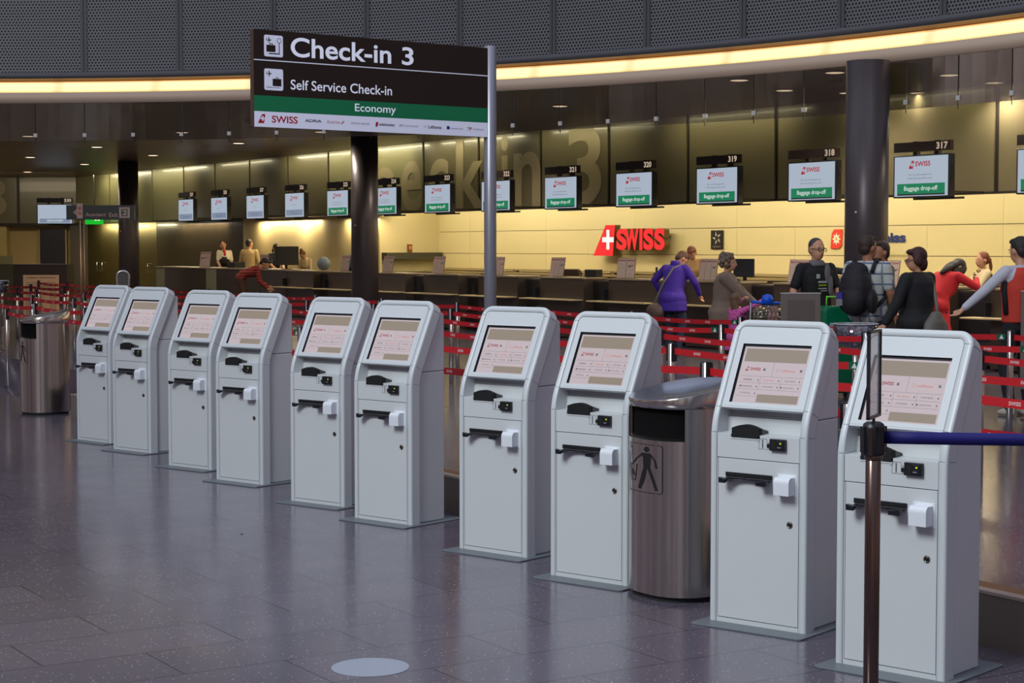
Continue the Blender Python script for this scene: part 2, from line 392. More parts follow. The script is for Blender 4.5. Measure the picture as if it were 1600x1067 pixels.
# vertical joints and bolts of the perforated panels
j0, js = 83.8, 5.262
mb = MB()
for i in range(-6, 15):
    a = j0 - js * i
    if not A0 < a < A1: continue
    c = AP(a, -0.012, 0); tx = AP(a + 0.1, 0, 0) - AP(a - 0.1, 0, 0)
    X = frameX(c, tx, (0, 0, 1))
    for x0, x1 in ((-0.055, -0.006), (0.006, 0.055)): mb.box(x0, x1, 4.72, 9.0, -0.012, 0.006, 0, X)
    mb.box(-0.006, 0.006, 4.72, 9.0, -0.012, -0.004, 1, X)
    for z in (4.98, 5.72, 6.46, 7.2):
        for x in (-0.028, 0.028):
            mb.add([(x + 0.011 * math.cos(q * PI / 3), z + 0.011 * math.sin(q * PI / 3), 0.011) for q in range(6)], [(0, 1, 2, 3, 4, 5)], 2, False, X)
struct(mb.build('trim_2', [M_RAIL, M_GROOVE, mat('bolt', (190, 190, 190), 0.3, metal=1.0)]))
struct(arc_band('trim_3', [(-0.03, 4.70), (-0.05, 4.70), (-0.05, 4.80), (0.0, 4.80)], M_RAIL))
# cove light, cream fascia
cove = arc_band('cove_light', [(0.10, 4.66), (0.02, 4.475)], emit('cove_glow', (255, 214, 140), 1.25), uv=True)
ct = MATS['cove_glow'].node_tree; en = [n for n in ct.nodes if n.type == 'EMISSION'][0]
uvn = ct.nodes.new('ShaderNodeUVMap'); sp = ct.nodes.new('ShaderNodeSeparateXYZ'); ct.links.new(uvn.outputs[0], sp.inputs[0])
w1 = ct.nodes.new('ShaderNodeMath'); w1.operation = 'MULTIPLY'; w1.inputs[1].default_value = 2 * PI / 1.65; ct.links.new(sp.outputs[0], w1.inputs[0])
w2 = ct.nodes.new('ShaderNodeMath'); w2.operation = 'COSINE'; ct.links.new(w1.outputs[0], w2.inputs[0])
crr = ct.nodes.new('ShaderNodeMapRange'); crr.inputs['From Min'].default_value = 0.9; crr.inputs['From Max'].default_value = 1.0
crr.inputs['To Min'].default_value = 1.4; crr.inputs['To Max'].default_value = 1.08; ct.links.new(w2.outputs[0], crr.inputs['Value']); ct.links.new(crr.outputs[0], en.inputs[1])
# the colour: paler low, warmer high
zr = ct.nodes.new('ShaderNodeMapRange'); zr.inputs['From Min'].default_value = 4.475; zr.inputs['From Max'].default_value = 4.66; ct.links.new(sp.outputs[1], zr.inputs['Value'])
rmp = ct.nodes.new('ShaderNodeValToRGB'); ct.links.new(zr.outputs[0], rmp.inputs[0]); ct.links.new(rmp.outputs[0], en.inputs[0])
rmp.color_ramp.elements[0].color = lin(236, 190, 110); rmp.color_ramp.elements[1].color = lin(214, 140, 66)
q = rmp.color_ramp.elements.new(0.2); q.color = lin(255, 232, 172); q = rmp.color_ramp.elements.new(0.82); q.color = lin(255, 236, 180)
tag(cove, 'glowing warm yellow light band curving under the perforated wall', 'cove light')
struct(arc_band('trim_4', [(0.12, 4.66), (0.02, 4.70), (-0.03, 4.70)], mat('cove_soffit', (150, 110, 70), 0.6)))
M_FASCIA = mat('cream_fascia', (228, 202, 178), 0.5)
struct(arc_band('trim_5', [(0.14, 4.475), (-0.01, 4.475), (0.02, 4.31), (0.10, 4.30)], M_FASCIA))
# ceiling of the hall
def slat_mat(name, c1, c2, pitch, rough=0.35):
    m, t, b = principled(name); g = t.nodes.new('ShaderNodeNewGeometry'); mp = t.nodes.new('ShaderNodeMapping')
    mp.inputs['Rotation'].default_value = (0, 0, math.radians(4)); t.links.new(g.outputs['Position'], mp.inputs[0])
    sp = t.nodes.new('ShaderNodeSeparateXYZ'); t.links.new(mp.outputs[0], sp.inputs[0])
    dv = t.nodes.new('ShaderNodeMath'); dv.operation = 'DIVIDE'; dv.inputs[1].default_value = pitch; t.links.new(sp.outputs[1], dv.inputs[0])
    fr = t.nodes.new('ShaderNodeMath'); fr.operation = 'FRACT'; t.links.new(dv.outputs[0], fr.inputs[0])
    lt = t.nodes.new('ShaderNodeMath'); lt.operation = 'LESS_THAN'; lt.inputs[1].default_value = 0.12; t.links.new(fr.outputs[0], lt.inputs[0])
    fl = t.nodes.new('ShaderNodeMath'); fl.operation = 'FLOOR'; t.links.new(dv.outputs[0], fl.inputs[0])
    wn = t.nodes.new('ShaderNodeTexWhiteNoise'); wn.noise_dimensions = '1D'; t.links.new(fl.outputs[0], wn.inputs['W'])
    mx = t.nodes.new('ShaderNodeMix'); mx.data_type = 'RGBA'; mx.inputs[6].default_value = lin(*c1); mx.inputs[7].default_value = lin(*c2); t.links.new(wn.outputs['Value'], mx.inputs[0])
    m2 = t.nodes.new('ShaderNodeMix'); m2.data_type = 'RGBA'; m2.inputs[7].default_value = lin(12, 10, 9); t.links.new(lt.outputs[0], m2.inputs[0]); t.links.new(mx.outputs[2], m2.inputs[6])
    t.links.new(m2.outputs[2], b.inputs['Base Color']); b.inputs['Roughness'].default_value = rough; b.inputs['Metallic'].default_value = 0.4
    return m
M_CEIL = slat_mat('slatted_ceiling', (84, 64, 54), (108, 86, 74), 0.28)
mb = MB(); pts = [AP(a, 0.10, 0) for a in range(int(A0), int(A1) + 1, 2)]
poly = [(p.x, p.y) for p in pts] + [(-34, 30), (-34, 70), (30, 70), (30, 12)]
mb.prism(poly, 4.30, 4.36, lambda x, y, z: Vector((x, y, z)), 0)
struct(mb.build('ceiling', M_CEIL, fix=True))

# glass apron hanging from the fascia
def glass_mat(name, tint=(205, 205, 200), refl=0.12):
    m = bpy.data.materials.new(name); m.use_nodes = True; t = m.node_tree; t.nodes.clear()
    o = t.nodes.new('ShaderNodeOutputMaterial'); mx = t.nodes.new('ShaderNodeMixShader'); tr = t.nodes.new('ShaderNodeBsdfTransparent'); gl = t.nodes.new('ShaderNodeBsdfGlossy')
    tr.inputs[0].default_value = lin(*tint); gl.inputs['Roughness'].default_value = 0.03
    fr = t.nodes.new('ShaderNodeFresnel'); fr.inputs[0].default_value = 1.5
    mr_ = t.nodes.new('ShaderNodeMapRange'); mr_.inputs['From Max'].default_value = 0.6; mr_.inputs['To Min'].default_value = refl; mr_.inputs['To Max'].default_value = 0.8
    n = t.nodes.new('ShaderNodeTexNoise'); n.inputs['Scale'].default_value = 0.9; bp = t.nodes.new('ShaderNodeBump'); bp.inputs['Strength'].default_value = 0.045; bp.inputs['Distance'].default_value = 0.3
    g = t.nodes.new('ShaderNodeTexCoord'); t.links.new(g.outputs['Object'], n.inputs['Vector']); t.links.new(n.outputs['Fac'], bp.inputs['Height']); t.links.new(bp.outputs[0], gl.inputs['Normal'])
    t.links.new(fr.outputs[0], mr_.inputs['Value']); t.links.new(mr_.outputs[0], mx.inputs[0]); t.links.new(tr.outputs[0], mx.inputs[1]); t.links.new(gl.outputs[0], mx.inputs[2]); t.links.new(mx.outputs[0], o.inputs[0])
    return m
M_GLASS = glass_mat('apron_glass', refl=0.07)
apron = empty('glass_apron', AP(70, 0.06, 4.3), 0, 'row of clear glass panes hanging below the cream fascia along the arc', 'glass screen')
inv = Matrix.Translation(-Vector(apron.location))
g0, gs = 86.57, 2.672
for i in range(-4, 24):
    a = g0 - gs * i; b = a - gs
    mb = MB(); mb.X = inv; n = 4; ep = 0.03
    vs = []
    for k in range(n + 1):
        q = a - ep + (b - a + 2 * ep) * k / n
        for r in (0.055, 0.067):
            for z in (3.69, 4.33): vs.append(AP(q, r, z))
    fs = []
    for k in range(n):
        o_ = k * 4
        fs += [(o_, o_ + 1, o_ + 5, o_ + 4), (o_ + 2, o_ + 6, o_ + 7, o_ + 3), (o_, o_ + 4, o_ + 6, o_ + 2)]
    mb.add(vs, fs, 0); mb.build('glass_pane', M_GLASS, apron)
    mb = MB(); mb.X = inv; tx = AP(a - 0.1) - AP(a + 0.1)
    X = frameX(AP(a, 0.05, 0), tx, (0, 0, 1))
    mb.box(-0.03, 0.03, 3.75, 3.81, -0.035, 0.01, 0, X); mb.box(-0.004, 0.004, 3.64, 4.3, -0.004, 0.004, 1, X)
    mb.build('glass_clip', [mat('white_clip', (215, 215, 210), 0.4), M_GROOVE], apron)

# upper wall over the desks: framed olive glass panels at d = -1
M_OLIVE = mat('olive_panel', (106, 99, 74), 0.30, noise=0.05, nscale=1.2, coat=0.2)
M_OLIVE2 = mat('olive_panel_lit', (128, 124, 92), 0.34, noise=0.05, nscale=1.2, coat=0.2)  # brighter copy of the olive panel, the lamp wash put into its colour
SEAM = [-5.3, -2.88, -0.45, 1.97, 4.38, 6.78, 9.21, 11.59, 14.0, 16.4, 18.8, 21.18, 23.53, 25.94, 28.33, 30.66, 33.2, 35.0, 37.0, 38.4, 40.3]
mb = MB()
ZB, ZT = 2.72, 4.30
for i in range(len(SEAM) - 1):
    s0, s1 = SEAM[i] + 0.05, SEAM[i + 1] - 0.05
    mb.prism([(s0, -1.0), (s1, -1.0), (s1, -1.03), (s0, -1.03)], ZB + 0.03, ZT, hfn, 1 if (s0 > 30.5 or 16.3 < s0 < 21.2) else 0)
mb.prism([(-8, -1.03), (40.3, -1.03), (40.3, -1.2), (-8, -1.2)], ZB, ZT, hfn, 2)
mb.prism([(-8, -0.97), (40.3, -0.97), (40.3, -1.03), (-8, -1.03)], ZB, ZB + 0.03, hfn, 2)
struct(mb.build('wall_upper', [M_OLIVE, M_OLIVE2, M_FRAME], fix=True))
# large lettering on the panels
M_FROST = mat('frosted_letters', (150, 138, 108), 0.5)
wl = empty('wall_lettering', HF(14.8, -.99, 2.74), 0, 'huge pale Check-in 3 lettering on the dark wall panels above the desks', 'wall lettering')
def big(ch, sl, sr, z0, h, bold=0.02):
    mb = MB(); mb.X = Matrix.Translation(-Vector(wl.location)); mb.text(ch, frameX(HF(sl, -0.992, z0), -Vector((EV.x, EV.y, 0)), (0, 0, 1)), h=h, w=sl - sr, m=0, bold=bold, res=8)
    mb.build('hyphen' if ch == '-' else 'numeral' if ch == '3' else 'letter', M_FROST, wl)
for ch, sl, sr, z0, h in (('C', 20.0, 19.2, 2.74, 1.5), ('h', 18.95, 17.72, 2.77, 1.5), ('e', 17.42, 16.46, 2.74, 1.16), ('c', 16.15, 15.26, 2.74, 1.16), ('k', 14.95, 13.72, 2.77, 1.5),
                          ('-', 13.6, 13.25, 3.2, 0.15), ('i', 13.08, 12.82, 2.77, 1.5), ('n', 12.6, 11.58, 2.77, 1.12), ('3', 10.62, 9.45, 2.75, 1.55)):
    big(ch, sl, sr, z0, h)

# back wall with cream panels, d = -3
M_CREAM = mat('cream_wall_panel', (214, 200, 150), 0.55, noise=0.02, nscale=1.5)
mb = MB()
mb.prism([(-12, -3.02), (19.16, -3.02), (19.16, -3.2), (-12, -3.2)], FZ, 4.3, hfn, 1)
zs = [FZ, 0.75, 1.27, 1.79, 2.31, 2.83, 4.29]
for zi in range(len(zs) - 1):
    ss = [-12 + 1.65 * k for k in range(19)] + [19.16]
    if zi > 3: ss = ss[::2] + [19.16]
    for k in range(len(ss) - 1):
        g = 0.006
        if ss[k + 1] - ss[k] > 0.05:
            mb.prism([(ss[k] + g * .5, -3.0), (ss[k + 1] - g * .5, -3.0), (ss[k + 1] - g * .5, -3.02), (ss[k] + g * .5, -3.02)], zs[zi] + g, zs[zi + 1] - g, hfn, 0)
struct(mb.build('wall_back', [M_CREAM, mat('panel_seam', (110, 96, 62), 0.8)], fix=True))
mb = MB(); mb.prism([(19.16, -3.2), (19.30, -3.2), (19.30, -1.35), (19.16, -1.35)], FZ, 4.3, hfn, 0)
struct(mb.build('wall_return', M_CREAM, fix=True))
mb = MB()
for s0, s1 in ((19.30, 21.84), (21.85, 24.65), (24.66, 27.2)):
    mb.prism([(s0, -1.35), (s1, -1.35), (s1, -1.5), (s0, -1.5)], FZ, 2.72, hfn, 0)
struct(mb.build('wall_niche', M_CREAM, fix=True))
M_DOORD = mat('dark_door_laminate', (66, 58, 44), 0.25, noise=0.05, coat=0.3)
M_DOORM = brushed('brushed_metal_door', (150, 140, 96), 0.35, streak=(6, 6, 1))
def doorleaf(name, s0, s1, m_, ztop=2.72, handle=None):
    mb = MB(); mb.prism([(s0 + .01, -1.35), (s1 - .01, -1.35), (s1 - .01, -1.5), (s0 + .01, -1.5)], FZ, ztop - 0.01, hfn, 0)
    o = struct(mb.build(name, m_, fix=True))
    if handle is not None:
        h = MB(); p = [HF(handle, -1.35, 1.15), HF(handle, -1.28, 1.15), HF(handle + 0.0, -1.28, 1.28), HF(handle, -1.28, 1.42), HF(handle, -1.35, 1.42)]
        h.tube(p, 0.015, 8); h.build('door_handle', M_CHROME, o)
    return o
doorleaf('door_1', 27.2, 29.1, M_DOORD); doorleaf('door_2', 29.1, 31.4, M_DOORD); doorleaf('door_3', 31.4, 33.8, M_DOORD)
doorleaf('door_4', 33.8, 35.3, M_DOORM, handle=34.4); doorleaf('door_5', 35.3, 37.1, M_DOORM)
doorleaf('door_6', 37.1, 38.9, M_DOORM, handle=38.6); doorleaf('door_7', 38.9, 40.3, M_DOORM, handle=39.1)
mb = MB(); mb.prism([(27.2, -1.5), (40.4, -1.5), (40.4, -1.6), (27.2, -1.6)], FZ, 4.3, hfn, 0)
struct(mb.build('wall_service', M_FRAME, fix=True))
# left wall, square to the camera, behind the closed desk
CX = HF(40.3, -1.0).x; CY = HF(40.3, -1.0).y
mb = MB()
for x0, x1 in ((CX - 10, CX - 2.02), (CX - 1.92, CX)): mb.box(x0, x1, CY, CY + .05, 2.75, 4.3, 0)
mb.box(CX - 10, CX + .3, CY + .05, CY + .2, 2.68, 4.3, 1)
mb.text('3', frameX((CX - 2.37, CY - 0.02, 2.95), (1, 0, 0), (0, 0, 1)), h=1.35, w=1.1, m=2, align='R', bold=0.02, res=8)
struct(mb.build('wall_left', [M_OLIVE, M_FRAME, MATS['frosted_letters']]))
M_BEIGE = mat('beige_lower_wall', (176, 152, 104), 0.5, noise=0.04)
mb = MB()
yb = CY + 0.6
mb.box(CX - 10, -17.25, yb - .4, yb + .1, FZ, 2.72, 1); mb.box(-17.25, CX - .2, yb, yb + .1, FZ, 2.72, 0)
mb.box(CX - .25, CX + .4, yb - .5, yb, FZ, 2.72, 2)
struct(mb.build('wall_left_lower', [M_BEIGE, mat('pale_lower_wall', (190, 170, 110), 0.5), M_DOORD]))
# ================================================================== KIOSKS
KW = 0.2816
def _prof():
    P = [(0, 0), (0, .3), (0, .6), (0, .9), (0, .96)]
    for i in range(1, 9):
        t = i / 8.0; P.append((t * t * .0376, (1 - t) ** 2 * .96 + 2 * t * (1 - t) * 1.0415 + t * t * 1.12))
    sx_, sz_ = .1845, .385
    for k in (.1, .3, .5, .7, .85, 1.0, 1.08, 1.3): P.append((.0376 + sx_ * k, 1.12 + sz_ * k))
    return P
PROF = _prof(); TT = [0.0]
for i in range(1, len(PROF)): TT.append(TT[-1] + math.dist(PROF[i], PROF[i - 1]))
T_BEND = TT[12]; SL = math.hypot(.1845, .385); T_TOP = T_BEND + SL + 0.066
def KM(x, t, n):
    """front skin of the kiosk: x across, t along the profile from the floor, n = depth behind the skin"""
    i = 0
    while i < len(TT) - 2 and t > TT[i + 1]: i += 1
    k = (t - TT[i]) / (TT[i + 1] - TT[i]); a, b = PROF[i], PROF[i + 1]
    def tang(j):
        p = PROF[max(0, j - 1)]; q = PROF[min(len(PROF) - 1, j + 1)]; l = math.dist(p, q); return ((q[0] - p[0]) / l, (q[1] - p[1]) / l)
    t0, t1 = tang(i), tang(i + 1); k2 = min(1, max(0, k)); ty = t0[0] * (1 - k2) + t1[0] * k2; tz = t0[1] * (1 - k2) + t1[1] * k2
    return Vector((x, a[0] + (b[0] - a[0]) * k + n * tz, a[1] + (b[1] - a[1]) * k - n * ty))
def KT(z):
    for i in range(len(PROF) - 1):
        if PROF[i + 1][1] >= z: return TT[i] + (TT[i + 1] - TT[i]) * (z - PROF[i][1]) / (PROF[i + 1][1] - PROF[i][1])
KFRAME = [None]
def build_kiosk():
    k = empty('check_in_kiosk', (0, 0, 0))
    # base plate
    mb = MB(); mb.prism(rrect(-KW - .045, KW + .045, -.125, .50, .03), 0.0, .008, lambda x, y, z: Vector((x, y, z)))
    mb.build('base_plate', M_PLATE, k, bevel=.002)
    # hoop frame
    wr, dh, ro, ri = .040, .098, .075, .035
    sec = [(wr, 0.0), (.018, 0.0), (.013, 0.0), (.0075, .001), (.003, .0045), (.0005, .009), (0, .014), (0, .020), (0, dh - .018), (0, dh - .012), (.003, dh - .003), (.012, dh), (.018, dh), (wr, dh)]
    path = []
    ts = [t for t in TT if t < T_TOP - ro - .01] + [T_TOP - ro]
    for t in ts: path.append((-KW, t, 1, 0))
    for i in range(1, 8):
        a = PI - PI / 2 * i / 8; path.append((-KW + ro + ro * math.cos(a), T_TOP - ro + ro * math.sin(a), -math.cos(a), -math.sin(a)))
    path.append((-KW + ro, T_TOP, 0, -1)); path.append((0, T_TOP, 0, -1)); path.append((KW - ro, T_TOP, 0, -1))
    for i in range(1, 8):
        a = PI / 2 - PI / 2 * i / 8; path.append((KW - ro + ro * math.cos(a), T_TOP - ro + ro * math.sin(a), -math.cos(a), -math.sin(a)))
    for t in reversed(ts): path.append((KW, t, -1, 0))
    mb = MB(); n = len(sec)
    for (x, t, ix, it) in path:
        for (o, d) in sec:
            oo = min(o, ri + .04) ; mb.v.append(KM(x + ix * oo, t + it * oo, d))
    for i in range(len(path) - 1):
        for j in range(n):
            mb.f.append((i * n + j, i * n + (j + 1) % n, (i + 1) * n + (j + 1) % n, (i + 1) * n + j)); mb.m.append(0); mb.sm.append(j not in (n - 1,))
    # fine joint lines across the frame
    for sgn in (-1, 1):
        for t in (KT(.99), T_BEND, T_BEND + SL):
            a, b = sgn * (KW - .001), sgn * (KW - wr)
            pts = [KM(a + sgn * .0016, t - .0009, .02), KM(a + sgn * .0016, t + .0009, .02), KM(a + sgn * .0016, t + .0009, dh - .01), KM(a + sgn * .0016, t - .0009, dh - .01)]
            mb.add(pts, [(0, 1, 2, 3)], 1)
            pts = [KM(sgn * (KW - .012), t - .0009, -.0006), KM(b, t - .0009, -.0006), KM(b, t + .0009, -.0006), KM(sgn * (KW - .012), t + .0009, -.0006)]
            mb.add(pts, [(0, 1, 2, 3)], 1)
    mb.build('front_frame', [M_BLUEWHITE, M_GROOVE], k, fix=True)
    # rear housing
    hb = [KM(0, t, dh - .002) for t in (0.02, .9, KT(.99), KT(1.05), T_BEND, T_BEND + SL * .5, T_BEND + SL)]
    bx = KW - .022; D = .365
    sb = 1.066
    low = [(p.y, p.z) for p in hb if p.z < sb - .002]
    yb = [p for p in hb if p.z >= sb - .002]
    lo = [(.09, .0085)] + [(p[0], p[1]) for p in low[1:]] + [(low[-1][0] + .004, sb - .0015), (D, sb - .0015), (D, .0085)]
    mb = MB(); mb.prism(lo, -bx, bx, lambda y, z, x: Vector((x, y, z)), 0); mb.build('rear_housing', M_WHITE, k, bevel=.006, fix=True)
    up = [(low[-1][0] + .004, sb + .0015)] + [(p.y, p.z) for p in yb] + [(D - .02, 1.478), (D, 1.465), (D, sb + .0015)]
    mb = MB(); mb.prism(up, -bx, bx, lambda y, z, x: Vector((x, y, z)), 0); mb.build('upper_housing', M_WHITE, k, bevel=.006, fix=True)
        # groove backing behind the front panels
    xi = KW - wr
    mb = MB()
    tt = [t for t in TT if t < T_TOP - wr - .01] + [T_TOP - wr - .004]
    lst = [t for t in tt if t < KT(.975)] + [KT(.975)]
    for grp in (lst, [t for t in tt if t >= T_BEND - .012]):
        b = len(mb.v)
        for t in grp: mb.v += [KM(-xi - .002, t, .017 if t > T_BEND - .02 else .012), KM(xi + .002, t, .017 if t > T_BEND - .02 else .012)]
        for i in range(len(grp) - 1): mb.f.append((b + 2 * i, b + 2 * i + 1, b + 2 * i + 3, b + 2 * i + 2)); mb.m.append(0); mb.sm.append(False)
    mb.build('seam_backing', M_GROOVE, k)
    g = .0022
    # service door
    mb = MB(); mb.box(-xi + .010, xi - .004, .001, .012, .034, .8585, 0)
    door = mb.build('service_door', M_WHITE, k, bevel=.002)
    mb = MB(); mb.box(-xi + g, xi - g, .002, .012, .008, .031, 0); mb.box(-xi + g, -xi + .0075, .002, .012, .031, .8585, 0); mb.build('sill', M_WHITE, k)
    mb = MB(); X = frameX((.189, .001, .548), (1, 0, 0), (0, 0, 1))
    mb.lathe([(.0165, 0), (.0165, .003), (.0145, .006), (.010, .006), (.009, .003)], 20, 0, X=X); mb.lathe([(.009, .003), (.0085, .0055), (.006, .006)], 16, 1, X=X); mb.box(-.0012, .0012, -.005, .005, .0058, .0066, 2, X)
    mb.build('lock', [mat('lock_ring', (120, 112, 104), 0.3, metal=1.0), mat('lock_core', (70, 66, 62), 0.35, metal=1.0), M_GROOVE], door)
    # reader panel
    mb = MB(); mb.prism([(-xi + g, .862), (xi - g, .862), (xi - g, .986), (.012, .986), (.012, .966), (-.158, .966), (-.158, .986), (-xi + g, .986)], .001, .012, lambda x, z, y: Vector((x, y, z)))
    mb.build('reader_panel', M_WHITE, k, bevel=.0015)
    # icon
    def outline(mb, pts, w, y, m):
        for i in range(len(pts)):
            a = Vector(pts[i]); b = Vector(pts[(i + 1) % len(pts)]); d = (b - a).normalized() * w / 2; nn = Vector((-d.y, d.x))
            q = [a + nn - d, b + nn + d, b - nn + d, a - nn - d]; mb.add([(p.x, y, p.y) for p in q], [(0, 1, 2, 3)], m)
    mb = MB()
    outline(mb, [(.006, .920), (.027, .920), (.027, .972), (.014, .972)], .0012, -.0006, 0)
    outline(mb, [(.032, .920), (.060, .920), (.053, .972), (.032, .972)], .0012, -.0006, 0)
    outline(mb, [(.0285, .928), (.0305, .928), (.0305, .965), (.0285, .965)], .001, -.0006, 0)
    mb.add([(.002, -.0006, .951), (.007, -.0006, .955), (.002, -.0006, .959)], [(0, 1, 2)], 0); mb.add([(.065, -.0006, .951), (.060, -.0006, .955), (.065, -.0006, .959)], [(0, 1, 2)], 0)
    mb.build('card_icon', mat('icon_print', (70, 72, 78), 0.6), k)
    # card reader
    mb = MB(); mb.box(.079, .168, -.018, .004, .918, .976, 0); mb.box(.062, .082, -.016, .004, .930, .950, 0)
    mb.box(.120, .160, -.021, -.018, .924, .970, 0)
    cr_ = mb.build('card_reader', M_BLACK, k, bevel=.003)
    mb = MB(); mb.box(.093, .116, -.0195, -.0175, .926, .966, 0); mb.box(.126, .145, -.0225, -.0205, .934, .937, 1); mb.build('card_slot', [mat('slot_black', (6, 6, 8), 0.7), mat('silver_print', (170, 170, 175), 0.5)], cr_)
    mb = MB(); mb.box(.140, .147, -.0228, -.0205, .953, .960, 0); tag(mb.build('status_light', emit('led_green', (180, 220, 40), 1.3), cr_), 'small yellow-green light')
    # niche
    zt, zb_, dp = 1.118, .9855, .145
    yw = lambda z: PROF[0][0] + max(0, KM(0, KT(min(z, 1.12)), 0).y)
    mb = MB(); zz = [zb_, 1.01, 1.04, 1.07, 1.10, zt + .004]
    for s_ in (-1, 1):
        b = len(mb.v)
        for z in zz: mb.v += [Vector((s_ * xi, yw(z) + .002, z)), Vector((s_ * (xi - .004), dp, z))]
        for i in range(len(zz) - 1): mb.f.append((b + 2 * i, b + 2 * i + 1, b + 2 * i + 3, b + 2 * i + 2)); mb.m.append(1); mb.sm.append(False)
    mb.add([(-xi, dp, zb_), (xi, dp, zb_), (xi, dp, zt + .01), (-xi, dp, zt + .01)], [(0, 1, 2, 3)], 0)
    mb.add([(-xi, .04, zt + .008), (xi, .04, zt + .008), (xi, dp, zt + .02), (-xi, dp, zt + .02)], [(0, 1, 2, 3)], 1)
    mb.add([(-xi, .001, zb_), (xi, .001, zb_), (xi, dp, zb_ + .006), (-xi, dp, zb_ + .006)], [(0, 1, 2, 3)], 1)
    mb.build('niche', [M_NICHE, M_WHITE], k)
    # passport scanner
    arch = [(-.151, .970), (.006, .970), (.006, 1.018)] + [(.006 - .157 * i / 10, 1.018 + .019 * math.sin(PI * i / 10)) for i in range(1, 10)] + [(-.151, 1.018)]
    mb = MB(); n = len(arch)
    vs = [(x, -.004, z) for x, z in arch] + [(x, .035, z) for x, z in arch] + [(x * .93 - .004, .138, min(z, .986 + (z - .970) * .12)) for x, z in arch]
    fs = [tuple(range(n))] + [(i, i + n, (i + 1) % n + n, (i + 1) % n) for i in range(n)]
    fs2 = [(i + n, i + 2 * n, (i + 1) % n + 2 * n, (i + 1) % n + n) for i in range(n)] + [tuple(range(3 * n - 1, 2 * n - 1, -1))]
    mb.add(vs, fs, 0); mb.add(vs, fs2, 1)
    mb.box(-.157, .011, -.002, .004, .962, .9695, 2)
    mb.build('passport_scanner', [M_BLACKSOFT, mat('scanner_grey', (66, 66, 68), 0.45), M_WHITE], k, fix=True)
    # ticket slot with two prongs
    mb = MB(); mb.prism(rrect(-.186, .088, .766, .789, .003), -.006, .004, lambda x, z, y: Vector((x, y, z)), 0)
    arc_ = [(-.186, 0), (.088, 0), (.088, -.05), (.05, -.052)] + [(-.049 + .085 * math.cos(PI * i / 10), -.052 + .028 * math.sin(PI * i / 10)) for i in range(0, 11)] + [(-.150, -.052), (-.186, -.05)]
    mb.prism(arc_, .757, .762, lambda x, y, z: Vector((x, y, z + (y + .0) * .18)), 0)
    def prong(xa, xb, mirror=1):
        s_ = [(xa, -.048), (xb, -.048), (xb, -.072), (xa, -.072)]
        mb.add([(xa, -.040, .748), (xb, -.040, .748), (xb, -.066, .738), (xa, -.066, .738), (xa, -.040, .760), (xb, -.040, .766), (xb, -.070, .768), (xa, -.070, .758)],
               [(0, 3, 2, 1), (4, 5, 6, 7), (0, 1, 5, 4), (1, 2, 6, 5), (2, 3, 7, 6), (3, 0, 4, 7)], 0)
    prong(-.150, -.190); prong(.028, .088)
    tray = mb.build('ticket_slot', M_BLACK, k, bevel=.002, fix=True)
    mb = MB(); mb.box(-.176, .08, -.0068, -.004, .773, .780, 0); mb.build('slot_mouth', MATS['slot_black'], tray)
    # white printer cover
    pp = [(0.001, .700), (-.062, .700), (-.062, .760)] + [(-.040 - .022 * math.cos(PI / 2 * i / 6), .760 + .030 * math.sin(PI / 2 * i / 6)) for i in range(1, 7)] + [(0.001, .790)]
    mb = MB(); mb.prism(pp, .128, .216, lambda y, z, x: Vector((x, y, z)), 0); mb.box(.116, .228, -.001, .002, .690, .802, 0)
    mb.build('printer_cover', M_CAP, k, bevel=.003, fix=True)
    # screen panel: frame around the display on the sloped face
    x0, x1, t0, t1 = -.2012, .1998, T_BEND + .0657 * SL, T_BEND + .8314 * SL
    ro2 = .030; pt = T_TOP - wr - g
    outer = rrect(-xi + g, xi - g, T_BEND - .003, pt, ro2, 5)
    # square lower corners
    outer = [(-xi + g, T_BEND - .003), (xi - g, T_BEND - .003)] + [p for p in outer if p[1] > T_BEND + .1]
    outer = outer[:2] + sorted([p for p in outer[2:] if p[0] > 0], key=lambda p: p[1]) + sorted([p for p in outer[2:] if p[0] <= 0], key=lambda p: -p[1])
    mb = MB()
    # front face as strips around the opening
    no = len(outer); inner = [(x0, t0), (x1, t0), (x1, t1), (x0, t1)]
    def strip(poly): mb.add([KM(x, t, .001) for x, t in poly], [tuple(range(len(poly)))], 0)
    right = [p for p in outer if p[0] > x1 - .02]; left = [p for p in outer if p[0] < x0 + .02]
    strip([outer[0], outer[1], (x1, t0), (x0, t0)])
    r_ = [outer[1]] + sorted([p for p in outer[2:] if p[0] > 0], key=lambda p: (p[1], -p[0]))
    l_ = [outer[0]] + sorted([p for p in outer[2:] if p[0] <= 0], key=lambda p: (p[1], p[0]))
    strip(r_ + [(x1, t1), (x1, t0)]); strip(list(reversed(l_)) + [(x0, t0), (x0, t1)]); strip([(x0, t1), (x1, t1), r_[-1], l_[-1]])
    # lip over the niche and reveal of the screen
    mb.add([KM(-xi + g, T_BEND - .003, .001), KM(xi - g, T_BEND - .003, .001), KM(xi - g, T_BEND - .003, .03), KM(-xi + g, T_BEND - .003, .03)], [(0, 1, 2, 3)], 0)
    for a, b in ((inner[0], inner[1]), (inner[1], inner[2]), (inner[2], inner[3]), (inner[3], inner[0])):
        mb.add([KM(*a, .001), KM(*b, .001), KM(*b, .014), KM(*a, .014)], [(0, 1, 2, 3)], 1)
    mb.build('screen_surround', [M_BLUEWHITE, M_BEZEL], k)
    # display with the airline chooser
    O = KM(0, t0, .013); ax = Vector((1, 0, 0)); ay = (KM(0, t1, .013) - O).normalized(); X = frameX(O, ax, ay); Hh = t1 - t0
    mb = MB(); mb.X = X; e = .0003
    mb.add([(x0 + .0, .0, 0), (x1, .0, 0), (x1, Hh, 0), (x0, Hh, 0)], [(0, 1, 2, 3)], 0)
